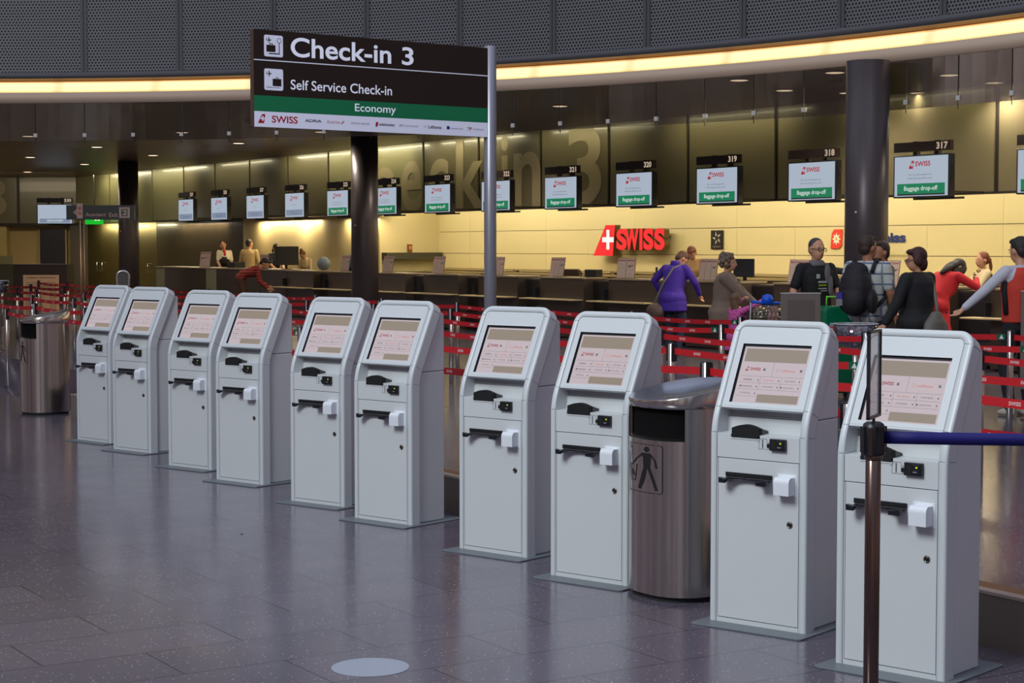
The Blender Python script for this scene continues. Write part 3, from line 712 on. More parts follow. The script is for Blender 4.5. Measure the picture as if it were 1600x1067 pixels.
    bx0, bx1, by0, by1 = x0 + .010, x1 - .003, .004, Hh - .012
    def R(a, b, c, d, m, z=e): mb.add([(a, c, z), (b, c, z), (b, d, z), (a, d, z)], [(0, 1, 2, 3)], m)
    R(bx0, bx1, by0, by1, 1)
    gx0, gx1 = bx0 + .012, bx1 - .012
    R(gx0, gx1, by1 - .083, by1 - .010, 2, 2 * e)       # heading band
    R(gx0 + .125, gx1, by0 + .006, by0 + .050, 2, 2 * e)
    ty = by1 - .083
    ys = [ty, ty - .080, ty - .116, ty - .152, ty - .190]
    lw = .0011
    for y in ys[1:]: R(gx0, gx1 if y > ys[4] + .001 else gx0 + .125, y - lw, y, 3, 3 * e)
    mid = (gx0 + gx1) / 2; th = (gx1 - gx0) / 3
    R(mid - lw / 2, mid + lw / 2, ys[1], ty, 3, 3 * e)
    for q in (1, 2): R(gx0 + th * q - lw / 2, gx0 + th * q + lw / 2, ys[3], ys[1], 3, 3 * e)
    I4 = Matrix.Translation((0, 0, 4 * e))
    def TX(s, x, y, h, m, w=None, bold=0.0): mb.text(s, Matrix.Translation((x, y, 4 * e)), h=h, w=w, m=m, bold=bold, res=2)
    Xf = Matrix.Translation((gx0 + .018, ys[1] + .028, 3 * e)); 
    swiss_fin(mb, Xf, .024, 4, 1, e, e); TX('SWISS', gx0 + .048, ys[1] + .031, .017, 4, .062, .03); R(gx0 + .125, gx0 + .138, ys[1] + .032, ys[1] + .046, 6)
    TX('Lufthansa', mid + .050, ys[1] + .030, .013, 5, .078, .01); R(gx1 - .026, gx1 - .013, ys[1] + .032, ys[1] + .046, 6)
    ring = [(mid + .03 + .009 * math.cos(a * PI / 8), ys[1] + .037 + .009 * math.sin(a * PI / 8), 4 * e) for a in range(16)]
    ring2 = [(mid + .03 + .0075 * math.cos(a * PI / 8), ys[1] + .037 + .0075 * math.sin(a * PI / 8), 4 * e) for a in range(16)]
    mb.add(ring + ring2, [(i, (i + 1) % 16, 16 + (i + 1) % 16, 16 + i) for i in range(16)], 5)
    rows = [('ADRIA', 7), ('Austrian', 5), ('CROATIA AIRLINES', 8), ('edelweiss', 7), ('LOT POLISH AIRLINES', 8), ('Scandinavian Airlines', 8), ('TAP PORTUGAL', 8)]
    for i, (s_, m_) in enumerate(rows):
        cx = gx0 + th * (i % 3); y = ys[2 + i // 3] + .012
        TX(s_, cx + .020, y, .0085, m_, min(.062, .011 * len(s_)), .01); R(cx + th - .016, cx + th - .010, y, y + .007, 7, 4 * e)
    for x_, y_ in ((gx0 + .010, ys[3] + .011), (gx0 + 2 * th + .006, ys[3] + .011)): R(x_, x_ + .007, y_, y_ + .010, 7, 4 * e)
    mb.build('display', [lit('ui_edge', (30, 30, 40), .2), lit('ui_pale', (226, 210, 216), .66), lit('ui_band', (180, 164, 146), .58), lit('ui_line', (120, 104, 122), .5),
                         lit('ui_red', (190, 70, 80), .6), lit('ui_orange', (226, 132, 112), .7), lit('ui_tick', (50, 80, 84), .5), lit('ui_dark', (84, 70, 96), .5), lit('ui_grey', (150, 136, 150), .5)], k)
    return k
KPOS = [(-4.172, 17.517, -.725), (-3.612, 16.676, -.695), (-2.833, 15.417, -.674), (-2.249, 14.457, -.679), (-1.472, 13.227, -.67),
        (-.915, 12.368, -.700), (-.126, 11.084, -.695), (.441, 10.16, -.690), (1.245, 8.907, -.675), (1.713, 7.948, -.735)]
KLAB = ['white check-in kiosk farthest from the camera, beside the distant steel bin',
        'white check-in kiosk second from the far end of the row',
        'white check-in kiosk, left one of the second pair from the far end',
        'white check-in kiosk, right one of the second pair from the far end',
        'white check-in kiosk standing in front of the dark round column',
        'white check-in kiosk at the right of the middle pair, under the Economy sign',
        'white check-in kiosk directly in front of the grey sign pole',
        'white check-in kiosk just left of the near steel waste bin',
        'white check-in kiosk just right of the near steel waste bin',
        'white check-in kiosk nearest the camera, partly hidden by the belt post']
k0 = build_kiosk()
for i, (x, y, th) in enumerate(KPOS):
    k = k0 if i == 0 else copy_tree(k0)
    k.location = (x, y, 0); k.rotation_euler = (0, 0, th); tag(k, KLAB[i], 'kiosk', 'self-service check-in kiosks in a row')

# ================================================================== WASTE BINS
def bin_(loc, rz, label):
    t = empty('waste_bin', loc, rz, label, 'bin', 'steel waste bins by the kiosks')
    a, b = .282, .272                                  # oval half axes, front is -y
    def oval(n=64, s=1.0): return [(a * s * math.copysign(abs(math.cos(q)) ** .8, math.cos(q)), b * s * math.copysign(abs(math.sin(q)) ** .8, math.sin(q))) for q in [2 * PI * i / n for i in range(n)]]
    N = 64; P = oval(N); Z1, Z2, Z3 = .885, 1.06, 1.10
    # back shell reaches full height, front shell only to the opening; angles: front is around -90 deg
    def ang(i): return 360.0 * i / N
    def is_front(i): return 213 <= ang(i) <= 327
    mb = MB(); n = N
    zs_ = [.03, .3, .6, Z1, Z2]
    for z in zs_:
        for p in P: mb.v.append(Vector((p[0], p[1], z)))
    for j in range(len(zs_) - 1):
        for i in range(N):
            i2 = (i + 1) % N
            if j == 3 and is_front(i + .5) and ang(i + .5) > 233: continue
            mb.f.append((j * N + i, j * N + i2, (j + 1) * N + i2, (j + 1) * N + i)); mb.m.append(0); mb.sm.append(True)
    body = mb.build('body', M_STEEL, t)
    mb = MB(); Pi = [(x * .9, y * .9) for x, y in P]                       # inner liner
    for z in (.5, Z2):
        for p in Pi: mb.v.append(Vector((p[0], p[1], z)))
    for i in range(N): mb.f.append((i, (i + 1) % N, N + (i + 1) % N, N + i)); mb.m.append(0); mb.sm.append(True)
    mb.f.append(tuple(range(N))); mb.m.append(0); mb.sm.append(False)
    mb.build('liner', mat('bin_dark', (14, 13, 14), 0.9, spec=.1), t)
    # curved front lip sloping inwards at the opening
    mb = MB(); idx = [i for i in range(N + 1) if 213 <= ang(i) <= 328]
    for i in idx:
        p = P[i % N]; q = Pi[i % N]; mb.v += [Vector((p[0], p[1], Z1)), Vector((q[0], q[1], Z1 + .012))]
    for k in range(len(idx) - 1): mb.f.append((2 * k, 2 * k + 2, 2 * k + 3, 2 * k + 1)); mb.m.append(0); mb.sm.append(True)
    mb.build('lip', M_STEEL, t)
    # side post in the opening
    mb = MB(); i = int(N * 236 / 360); p = P[i]
    mb.box(p[0] - .012, p[0] + .012, p[1] + .012, p[1] + .03, Z1, Z2, 0); p = P[int(N * 219 / 360)]; mb.box(p[0] - .01, p[0] + .035, p[1] + .01, p[1] + .02, Z1, Z2, 0); mb.build('opening_post', M_STEEL, t)
    # sloping dish-shaped hood, lower at the front
    mb = MB(); rings = []
    def ztop(x, y): return 1.155 - .02 + .055 * (y / b) * .9
    for s, f in ((1.0, 0), (1.012, 0), (1.012, .5), (1.012, 1), (1.006, 2), (.99, 3), (.97, 3), (.8, 3), (.5, 3), (.01, 3)):
        r = []
        for p in P:
            x, y = p[0] * s, p[1] * s
            if f == 0: z = Z2
            elif f == .5: z = Z2 + .03
            elif f == 1: z = 1.150 + .050 * (y / b) + .006 * (x / a)
            elif f == 2: z = 1.153 + .050 * (y / b) + .006 * (x / a)
            else: z = 1.153 + .050 * (y / b) + .006 * (x / a) - .034 * (1 - s * s)
            r.append(Vector((x, y, z)))
        rings.append(r)
    for r in rings: mb.v += r
    for nm_, j0_, j1_, mm_ in (('hood', 0, 4, M_STEEL), ('hood_dish', 4, len(rings) - 1, M_STEELTOP)):
        mb = MB()
        for r in rings: mb.v += r
        for j in range(j0_, j1_):
            for i in range(N): mb.f.append((j * N + i, j * N + (i + 1) % N, (j + 1) * N + (i + 1) % N, (j + 1) * N + i)); mb.m.append(0); mb.sm.append(True)
        mb.build(nm_, mm_, t)
    mb = MB(); mb.prism([(x * .93, y * .93) for x, y in P], 0.0, .03, lambda x, y, z: Vector((x, y, z))); mb.build('plinth', M_GROOVE, t)
    # pictogram wrapped on the front
    def wrap(u, z, o=.0012):
        # u: metres along the front from the centre line
        q = -PI / 2 + u / .277; x = a * math.copysign(abs(math.cos(q)) ** .8, math.cos(q)); y = b * math.copysign(abs(math.sin(q)) ** .8, math.sin(q))
        nx, ny = x / a / a, y / b / b; l = math.hypot(nx, ny); return Vector((x + nx / l * o, y + ny / l * o, z))
    mb = MB(); cu, cz = PICTO_U, .735
    def poly(pts, m=0):
        mb.add([wrap(cu + x * 1.75, cz + z * .98) for x, z in pts], [tuple(range(len(pts)))], m)
    def line(pts, w, close=False):
        k = len(pts)
        for i in range(k if close else k - 1):
            p = Vector(pts[i]); q = Vector(pts[(i + 1) % k]); d = (q - p).normalized() * w / 2; nn = Vector((-d.y, d.x)); e_ = 4 if (q - p).length > .05 else 1
            for j in range(e_):
                a_ = p + (q - p) * j / e_; b_ = p + (q - p) * (j + 1) / e_
                poly([tuple(a_ + nn - d * (j == 0)), tuple(b_ + nn + d * (j == e_ - 1)), tuple(b_ - nn + d * (j == e_ - 1)), tuple(a_ - nn - d * (j == 0))])
    line(rrect(-.085, .062, -.145, .125, .012), .004, True)
    poly([(.0 + .0095 * math.cos(i * PI / 6), .098 + .016 * math.sin(i * PI / 6)) for i in range(12)])
    poly([(-.014, .077), (.012, .077), (.017, .068), (.013, -.01), (-.010, -.01), (-.011, .05)])
    line([(-.012, .070), (-.034, .040), (-.046, .018)], .0075); line([(.014, .070), (.032, .040), (.038, .000)], .0075)
    line([(-.004, -.005), (-.010, -.06), (-.020, -.122)], .0115); line([(.008, -.005), (.022, -.06), (.038, -.122)], .0115)
    line([(-.072, .005), (-.064, -.085), (-.040, -.085), (-.032, .005), (-.072, .005)], .004); line([(-.058, .002), (-.048, .020)], .008); line([(-.060, -.03), (-.046, -.055)], .009); line([(-.066, -.06), (-.05, -.04)], .006)
    tag(mb.build('pictogram', mat('pictogram_black', (22, 22, 24), 0.5), body), 'black litter pictogram of a figure dropping rubbish')
    return t
PICTO_U = -0.03

PICTO_U = 0.02
bin_((.95, 9.82, 0), -1.005, 'near steel waste bin standing between two white kiosks')
bin_((-5.46, 20.58, 0), -1.005, 'distant steel waste bin at the left end of the kiosk row')
# ================================================================== FRONT BELT POST
t = empty('belt_post', (1.44, 7.0, 0), 0, 'nearest chrome belt post with black head, blue belt and sign frame', 'barrier post')
mb = MB(); mb.cyl(0, 0, .02, 1.10, .0305, 32); mb.lathe([(.034, 1.095), (.036, 1.10), (.036, 1.112), (.034, 1.116)], 32); mb.build('post_tube', brushed('dark_chrome', (120, 100, 94), 0.2, streak=(60, 60, .5)), t)
mb = MB(); mb.lathe([(.17, 0), (.175, .006), (.17, .018), (.05, .03), (.034, .05)], 40); mb.build('base', M_BLACK, t)
mb = MB(); mb.lathe([(.040, 1.112), (.044, 1.118), (.045, 1.22), (.040, 1.238), (.028, 1.246)], 28)
for a in (20, 110, 200, 290):
    X = Matrix.Rotation(math.radians(a), 4, 'Z'); mb.box(.036, .053, -.014, .014, 1.125, 1.228, 0, X)
mb.build('belt_head', M_BLACK, t)
mb = MB()
for a in (65, 155, 245, 335):
    X = Matrix.Rotation(math.radians(a), 4, 'Z'); mb.box(.043, .0465, -.008, .008, 1.115, 1.222, 0, X)
mb.build('head_insert', MATS['dark_chrome'], t)
mb = MB(); n = 14
for i in range(n + 1):
    x = .045 + (2.05 - .045) * i / n; sag = -.02 * math.sin(PI * i / n); y = .04 * i / n
    mb.v += [Vector((x, y, 1.158 + sag + .018 * i / n)), Vector((x, y, 1.208 + sag + .018 * i / n))]
for i in range(n): mb.f.append((2 * i, 2 * i + 2, 2 * i + 3, 2 * i + 1)); mb.m.append(0); mb.sm.append(True)
b_ = mb.build('belt', mat('blue_webbing', (24, 22, 110), 0.6, bump=.1, bscale=300), t); sd_ = b_.modifiers.new('t', 'SOLIDIFY'); sd_.thickness = .0016
# frame holder seen edge-on
fr = empty('sign_frame', (0, 0, 1.246)); fr.parent = t; fr.rotation_euler = (0, 0, math.radians(66))
mb = MB()
mb.cyl(0, 0, -.01, .02, .006); w_, h_ = .105, .365
for x0, x1, z0, z1 in ((-w_, -w_ + .010, .015, h_), (w_ - .010, w_, .015, h_), (-w_, w_, .015, .025), (-w_, w_, h_ - .010, h_)): mb.box(x0, x1, -.007, .007, z0, z1, 0)
mb.box(-w_ + .008, w_ - .008, -.001, .001, .02, h_ - .005, 1)
m_, t_, b__ = principled('clear_sheet'); b__.inputs['Base Color'].default_value = lin(205, 210, 212); b__.inputs['Roughness'].default_value = .25; b__.inputs['Alpha'].default_value = .45
mb.build('frame_holder', [M_BLACK, m_], fr)
t = empty('belt_post', (3.52, 7.04, 0), 0, 'second chrome belt post holding the far end of the blue belt', 'barrier post')
mb = MB(); mb.cyl(0, 0, .02, 1.11, .0305, 32); mb.build('post_tube', MATS['dark_chrome'], t)
mb = MB(); mb.lathe([(.17, 0), (.175, .006), (.17, .018), (.05, .03), (.034, .05)], 40); mb.build('base', M_BLACK, t)
mb = MB(); mb.lathe([(.040, 1.112), (.044, 1.118), (.045, 1.22), (.040, 1.238), (.028, 1.246)], 28); mb.build('belt_head', M_BLACK, t)

# thin round pale disc flat on the floor
mb = MB(); mb.lathe([(.180, 0.0), (.180, .002), (.176, .003)], 48, 0, smooth=False)
tag(mb.build('floor_disc', mat('pale_floor_disc', (150, 156, 170), .35, noise=.05, nscale=12), loc=(-.655, 8.07, 0)), 'pale round disc flat on the dark floor at the bottom of the picture', 'floor disc')
mb = MB(); mb.add([(-.012, 0, .001), (.01, -.004, .001), (.014, .004, .006), (-.006, .006, .004)], [(0, 1, 2, 3)], 0)
tag(mb.build('paper_scrap', mat('dark_scrap', (20, 20, 22), .7), loc=(-1.83, 11.85, 0)), 'tiny dark scrap lying on the floor left of the middle kiosks', 'litter')

# ================================================================== CHECK-IN SIGN ON ITS POLE
PS = Vector((-.191, 15.52)); ang = math.atan2(1.40, 1.89)
t = empty('check_in_sign', (PS.x, PS.y, FZ), ang - 0.0, 'big brown, green and white Check-in 3 sign on a grey pole', 'sign')
Hs = 3.692 - FZ
mb = MB(); mb.cyl(0, 0, 0.015, Hs, .0543, 40); mb.build('pole', mat('pole_grey', (150, 150, 162), .38, metal=.55), t)
mb = MB(); mb.lathe([(.2, 0), (.2, .012), (.07, .02)], 40); mb.build('pole_base', M_DARKMETAL, t)
PW = 2.289; zt = 3.669 - FZ; zb = zt - .771
mb = MB(); mb.box(-PW - .05, -.045, -.028, .028, zb, zt, 0); mb.build('sign_box', mat('sign_edge', (88, 66, 54), .4, metal=.4), t, bevel=.004)
X = frameX((-PW - .045, -.029, zb), (1, 0, 0), (0, 0, 1)); w_ = PW - .004; hh = zt - zb
mb = MB(); mb.X = X
def RR(x0, x1, y0, y1, z, m): mb.add([(x0, y0, z), (x1, y0, z), (x1, y1, z), (x0, y1, z)], [(0, 1, 2, 3)], m)
G0, G1 = .163 * hh / .155 * .155 / .163, 0
yw, yg, yl = .162 * hh, .324 * hh, .688 * hh
RR(0, w_, 0, yw - .001, .0005, 2); RR(0, w_, yw, yg, .0005, 1); RR(0, w_, yg + .001, hh, .0005, 0); RR(0, w_, yl - .004, yl + .004, .001, 2)
def TT_(s, x, y, h, m, w=None, bold=.02, z=.0015, align='L', base=False): mb.text(s, Matrix.Translation((x, y, z)), h=h, w=w, m=m, bold=bold, align=align, res=6, base=base)
px = w_ / 361.0                       # one photo pixel of the board, only used as a unit of length
def icon(x0, y0, s, kind):
    mb.add([(x, y, .0015) for x, y in rrect(x0, x0 + s, y0, y0 + s, s * .09, 5)], [tuple(range(24))], 2)
    def P(pts, m=0, z=.0022): mb.add([(x0 + s * a, y0 + s * b, z) for a, b in pts], [tuple(range(len(pts)))], m)
    P([(.10, .74), (.36, .78), (.36, .75)]); P([(.12, .76), (.38, .80), (.38, .76), (.12, .73)]); P([(.22, .90), (.26, .90), (.30, .78), (.24, .76)]); P([(.22, .64), (.26, .64), (.32, .76), (.26, .76)]); P([(.11, .84), (.14, .84), (.16, .75), (.12, .75)])
    if kind == 0:
        P([(.12, .22), (.60, .22), (.60, .54), (.12, .54)]); P([(.28, .54), (.32, .54), (.32, .60), (.28, .60)]); P([(.42, .54), (.46, .54), (.46, .60), (.42, .60)]); P([(.28, .58), (.46, .58), (.46, .62), (.28, .62)])
        P([(.78, .16), (.82, .16), (.82, .66), (.78, .66)]); P([(.25, .12), (.82, .12), (.82, .17), (.25, .17)])
        c = [(.80 + .12 * math.cos(a * PI / 12), .76 + .12 * math.sin(a * PI / 12)) for a in range(24)]; P(c); P([(.80 + .095 * math.cos(a * PI / 12), .76 + .095 * math.sin(a * PI / 12)) for a in range(24)], 2, .0028)
    else:
        P([(.44, .20), (.90, .20), (.90, .54), (.44, .54)]); P([(.60, .54), (.63, .54), (.63, .60), (.60, .60)]); P([(.72, .54), (.75, .54), (.75, .60), (.72, .60)]); P([(.60, .58), (.75, .58), (.75, .61), (.60, .61)])
        P([(.12, .12), (.80, .12), (.80, .14), (.12, .14)]); [P([(.12 + .1 * q, .14), (.14 + .1 * q, .14), (.14 + .1 * q, .19), (.12 + .1 * q, .19)]) for q in range(3)]
icon(.040 * w_, .728 * hh, .222 * hh, 0); icon(.040 * w_, .382 * hh, .222 * hh, 1)
TT_('Check-in', .146 * w_, .742 * hh, .205 * hh, 3, .419 * w_, .018); TT_('3', .612 * w_, .742 * hh, .195 * hh, 3, .051 * w_, .018)
TT_('Self Service Check-in', .145 * w_, .402 * hh, .104 * hh, 3, .423 * w_, .008)
TT_('Economy', .409 * w_, .186 * hh, .108 * hh, 3, .176 * w_, .008)
swiss_fin(mb, Matrix.Translation((.014 * w_, .038 * hh, .001)), .094 * hh, 4, 2); TT_('SWISS', .069 * w_, .048 * hh, .074 * hh, 4, .103 * w_, .02)
TT_('ADRIA', .202 * w_, .072 * hh, .030 * hh, 5, .068 * w_, .02); TT_('Austrian', .291 * w_, .070 * hh, .034 * hh, 6, .056 * w_, .0)
mb.add([(.350 * w_, .068 * hh, .0015), (.354 * w_, .066 * hh, .0015), (.366 * w_, .098 * hh, .0015), (.358 * w_, .100 * hh, .0015)], [(0, 1, 2, 3)], 6)
TT_('CROATIA AIRLINES', .391 * w_, .072 * hh, .022 * hh, 7, .080 * w_, .0)
mb.add([(.496 * w_, .058 * hh, .0015), (.505 * w_, .058 * hh, .0015), (.509 * w_, .108 * hh, .0015), (.498 * w_, .108 * hh, .0015)], [(0, 1, 2, 3)], 4); TT_('edelweiss', .512 * w_, .070 * hh, .032 * hh, 5, .067 * w_, .02)
TT_('LOT', .600 * w_, .072 * hh, .024 * hh, 5, .016 * w_, .02); TT_('POLISH AIRLINES', .620 * w_, .072 * hh, .018 * hh, 7, .062 * w_, 0)
c = [(.713 * w_ + .011 * math.cos(a * PI / 8), .084 * hh + .011 * math.sin(a * PI / 8), .0015) for a in range(16)]; c2 = [(.713 * w_ + .009 * math.cos(a * PI / 8), .084 * hh + .009 * math.sin(a * PI / 8), .0015) for a in range(16)]
mb.add(c + c2, [(i, (i + 1) % 16, 16 + (i + 1) % 16, 16 + i) for i in range(16)], 5); TT_('Lufthansa', .727 * w_, .066 * hh, .036 * hh, 5, .060 * w_, .02)
RR(.811 * w_, .824 * w_, .066 * hh, .102 * hh, .0015, 8); TT_('Scandinavian Airlines', .829 * w_, .070 * hh, .020 * hh, 7, .056 * w_, 0)
TT_('T', .904 * w_, .066 * hh, .036 * hh, 9, .010 * w_, .03); TT_('P', .916 * w_, .066 * hh, .036 * hh, 4, .010 * w_, .03); TT_('TAP PORTUGAL', .932 * w_, .070 * hh, .020 * hh, 7, .050 * w_, 0)
mb.build('sign_face', [M_SIGNBR, mat('sign_green', (0, 104, 66), .45, emis=(0, 104, 66), estr=.12), mat('sign_white', (200, 202, 224), .45, emis=(196, 200, 222), estr=.25), mat('sign_text', (214, 216, 234), .5, emis=(206, 210, 230), estr=.35),
                       mat('sign_red', (176, 16, 36), .5), mat('sign_navy', (26, 26, 60), .5), mat('sign_rose', (196, 110, 116), .5), mat('sign_greytext', (120, 120, 140), .5), mat('sign_blue', (20, 40, 120), .5), mat('sign_lime', (90, 170, 40), .5)], t)

# ================================================================== COLUMNS
for (s_, d_, lab, side) in ((-1.77, 2.81, 'thick dark metal column at the right, in front of the cream wall', 0), (13.67, 1.93, 'dark brown metal column behind the Economy sign', 0), (28.54, 1.48, 'dark metal column at the far left near the exit sign', 0)):
    t = empty('column', HF(s_, d_, FZ), 0, lab, 'column', 'round metal columns')
    mb = MB(); mb.lathe([(.275, 0), (.275, 4.03)], 56, 0); mb.build('shaft', M_DARKMETAL, t)
    mb = MB(); mb.lathe([(.285, 0), (.285, .12), (.277, .125)], 56, 0); mb.build('skirting', MATS['dark_wall_frame'], t)
    mb = MB(); mb.box(-.012, .012, -.290, -.272, 2.1, 2.125, 0, Matrix.Rotation(HALL_ROT + 1.9, 4, 'Z')); mb.build('tag_plate', M_WHITEP, t)

# ================================================================== SCREENS OVER THE DESKS
def build_screen(num, drop=True, closed=False, blank=False):
    t = empty('overhead_screen', (0, 0, 0))
    w, h, dd = .555, .62, .11
    mb = MB(); mb.box(-w, w, -dd / 2, dd / 2, 0, h, 0); mb.build('housing', M_BLACK, t, bevel=.008)
    # picture; x right, y up
    X = frameX((0, -dd / 2 - .002, 0), (1, 0, 0), (0, 0, 1)); mb = MB(); mb.X = X
    def R(x0, x1, y0, y1, m, z=0): mb.add([(x0, y0, z), (x1, y0, z), (x1, y1, z), (x0, y1, z)], [(0, 1, 2, 3)], m)
    def T(s, x, y, h_, m, w_=None, b=.01, al='C'): mb.text(s, Matrix.Translation((x, y, .002)), h=h_, w=w_, m=m, bold=b, align=al, res=3)
    R(-w + .028, w - .028, .022, h - .022, 0)
    if drop:
        R(-w + .085, w - .085, .055, .205, 1, .001); T('Baggage drop-off', 0, .085, .085, 3, .66, .012)
        R(-w + .085, w - .085, .036, .055, 5, .001)
        T('Nur mit Einsteigekarte', -.02, .315, .030, 4, .46, 0); T('With Boarding Pass only', -.02, .262, .030, 4, .50, 0)
        swiss_fin(mb, Matrix.Translation((-.245, .42, .001)), .115, 2, 0); T('SWISS', -.115, .452, .072, 2, .30, .025, 'L')
    elif closed:
        R(-w + .085, w - .085, .04, .17, 5 if False else 6, .001); T('GESCHLOSSEN', 0, .075, .06, 3, .5, .02)
    else:
        R(-w + .085, w - .085, .055, .20, 6, .001); T('Bitte warten', 0, .09, .07, 7, .4, 0)
        T('Economy', -.02, .30, .03, 4, .2, 0)
        swiss_fin(mb, Matrix.Translation((-.245, .42, .001)), .115, 2, 0); T('SWISS', -.115, .452, .072, 2, .30, .025, 'L')
    mb.build('picture', [lit('screen_pale', (190, 204, 222), .72), lit('screen_green', (0, 130, 88), .8), lit('screen_red', (176, 20, 40), .8), lit('screen_white', (220, 235, 230), .8),
                         lit('screen_text', (110, 112, 124), .6), lit('screen_black', (14, 16, 18), .3), lit('screen_grey', (140, 156, 180), .7), lit('screen_dim', (112, 124, 150), .7)], t)
    mb = MB(); mb.box(-w + .0, w - .0, -.05, .02, h + .045, h + .185, 0); mb.text(num, frameX((w - .045, -.052, h + .065), (1, 0, 0), (0, 0, 1)), h=.10, w=.22, m=1, align='R', bold=.03)
    tag(mb.build('number_board', [mat('number_board', (30, 22, 20), .4), lit('number_glow', (220, 196, 170), .7)], t), 'dark board with the desk number ' + num)
    for x0 in (-.25, .17): mb = MB(); mb.box(x0, x0 + .08, 0.03, .10, h - .1, h + .20, 0); mb.build('board_bracket', M_FRAME, t)
    for x0 in (-.25, .21): mb = MB(); mb.box(x0, x0 + .04, .05, .99, .075, .10, 0); mb.build('wall_arm', M_FRAME, t)
    mb = MB(); mb.box(-.26, .72, .055, .075, -.03, .0, 0); mb.build('cable_tray', M_FRAME, t)
    mb = MB(); mb.tube([(w, 0, .467), (w + .035, 0, .467), (w + .035, 0, .34), (w, 0, .34)], .006, 6); mb.build('side_handle', M_FRAME, t)
    return t
for k in range(-1, 13):
    num = str(317 + k); drop = k <= 8
    t = build_screen(num, drop)
    t.location = HF(k * 2.325, 0.0, 2.655 + (0.0)); t.rotation_euler = (0, 0, E_ROT)
    lab = ('overhead screen %s with green Baggage drop-off bar' if drop else 'overhead screen %s with grey bar and no green') % num
    if k == -1: lab = 'overhead screen cut off by the right edge of the picture'
    tag(t, lab, 'screen', 'screens hanging over the check-in desks')
t = build_screen('330', False, True); t.location = (-14.2, 55.0, 2.655); t.rotation_euler = (0, 0, 0.02)
tag(t, 'pale blue closed-desk screen 330 at the far left', 'screen')

# ================================================================== DESKS
S0 = 7.89; PITCH = 2.22
ORI = E_ROT
def desk(k, w=1.45, ledge=True):
    s1 = S0 + (k - 4) * PITCH; s2 = s1 + w
    c = HF((s1 + s2) / 2, 0, FZ)
    num = 317 + k
    t = empty('check_in_desk', c, ORI, 'dark check-in desk under overhead screen %d' % num if 0 <= k <= 9 else 'dark check-in desk at the right edge' if k < 0 else 'dark check-in desk %d with no green bar above' % num, 'desk', 'check-in desks along the hall')
    W2 = w / 2
    mb = MB(); mb.box(-W2, W2, -.50, -.46, .02, 1.09, 0); mb.build('front_panel', M_COUNTER, t, bevel=.004)
    mb = MB(); mb.box(-W2, -W2 + .04, -.46, .35, .02, 1.09, 0); mb.build('side_panel', M_COUNTER, t)
    mb = MB(); mb.box(W2 - .04, W2, -.46, .35, .02, 1.09, 0); mb.build('side_panel', M_COUNTER, t)
    mb = MB(); mb.box(-W2 - .01, W2 + .01, -.52, .02, 1.09, 1.12, 0); mb.build('worktop', M_COUNTERTOP, t, bevel=.004)
    mb = MB(); mb.box(-W2, W2, .02, .35, .72, .75, 0); mb.build('staff_shelf', M_COUNTER, t)
    mb = MB(); mb.box(-W2 - .30, W2 - .02, -.78, -.50, .70, .722, 0); mb.build('bag_ledge', M_LEDGE, t, bevel=.003)
    mb = MB(); mb.box(-W2 - .05, -W2 + .0, -.60, -.50, .74, .92, 0); mb.build('keypad_box', M_BLACK, t)
    return t
for k in range(-2, 10): desk(k)
def conveyor(k):
    s1 = S0 + (k - 4) * PITCH + 1.45 + .02; w = PITCH - 1.45 - .04
    t = empty('baggage_conveyor', HF(s1 + w / 2, 0, FZ), ORI, 'black baggage conveyor opening beside the desk under screen %d' % (317 + k) if k >= 0 else 'black baggage conveyor opening at the right edge', 'conveyor', 'baggage conveyors between the desks')
    mb = MB(); mb.box(-w / 2, w / 2, -.35, 1.6, .05, .35, 0); mb.build('belt_bed', M_GAP, t)
    mb = MB(); mb.box(-w / 2, w / 2, -.30, -.26, .36, 1.04, 0); mb.build('curtain_panel', mat('conveyor_panel', (30, 27, 27), .45), t)
    mb = MB(); mb.box(-w / 2, w / 2, -.30, .1, 1.04, 1.07, 0); mb.build('cover', M_COUNTER, t)
for k in range(-2, 9): conveyor(k)
def plain_unit(s1, s2, m_, label, name='counter_unit'):
    w = s2 - s1; t = empty(name, HF((s1 + s2) / 2, 0, FZ), ORI, label, 'counter')
    mb = MB(); mb.box(-w / 2, w / 2, -.5, .3, 0, 1.10, 0); mb.build('body', m_, t, bevel=.004)
    mb = MB(); mb.box(-w / 2, w / 2, -.52, .32, 1.10, 1.13, 0); mb.build('worktop', M_COUNTERTOP, t)
M_GREENISH = mat('frosted_end_panel', (132, 130, 106), .4)
plain_unit(20.46, 22.0, M_COUNTER, 'dark desk in front of the agent behind the black computer screen'); plain_unit(22.02, 24.72, M_COUNTER, 'long dark desk behind the bending man in the striped sweater')
plain_unit(24.75, 25.46, M_GREENISH, 'pale grey-green desk end panel right of the long dark desk')
plain_unit(25.5, 28.38, M_COUNTER, 'long dark desk in front of the dark laminate doors')
plain_unit(28.42, 29.05, M_GREENISH, 'pale grey-green desk end panel at the left end of the desks')
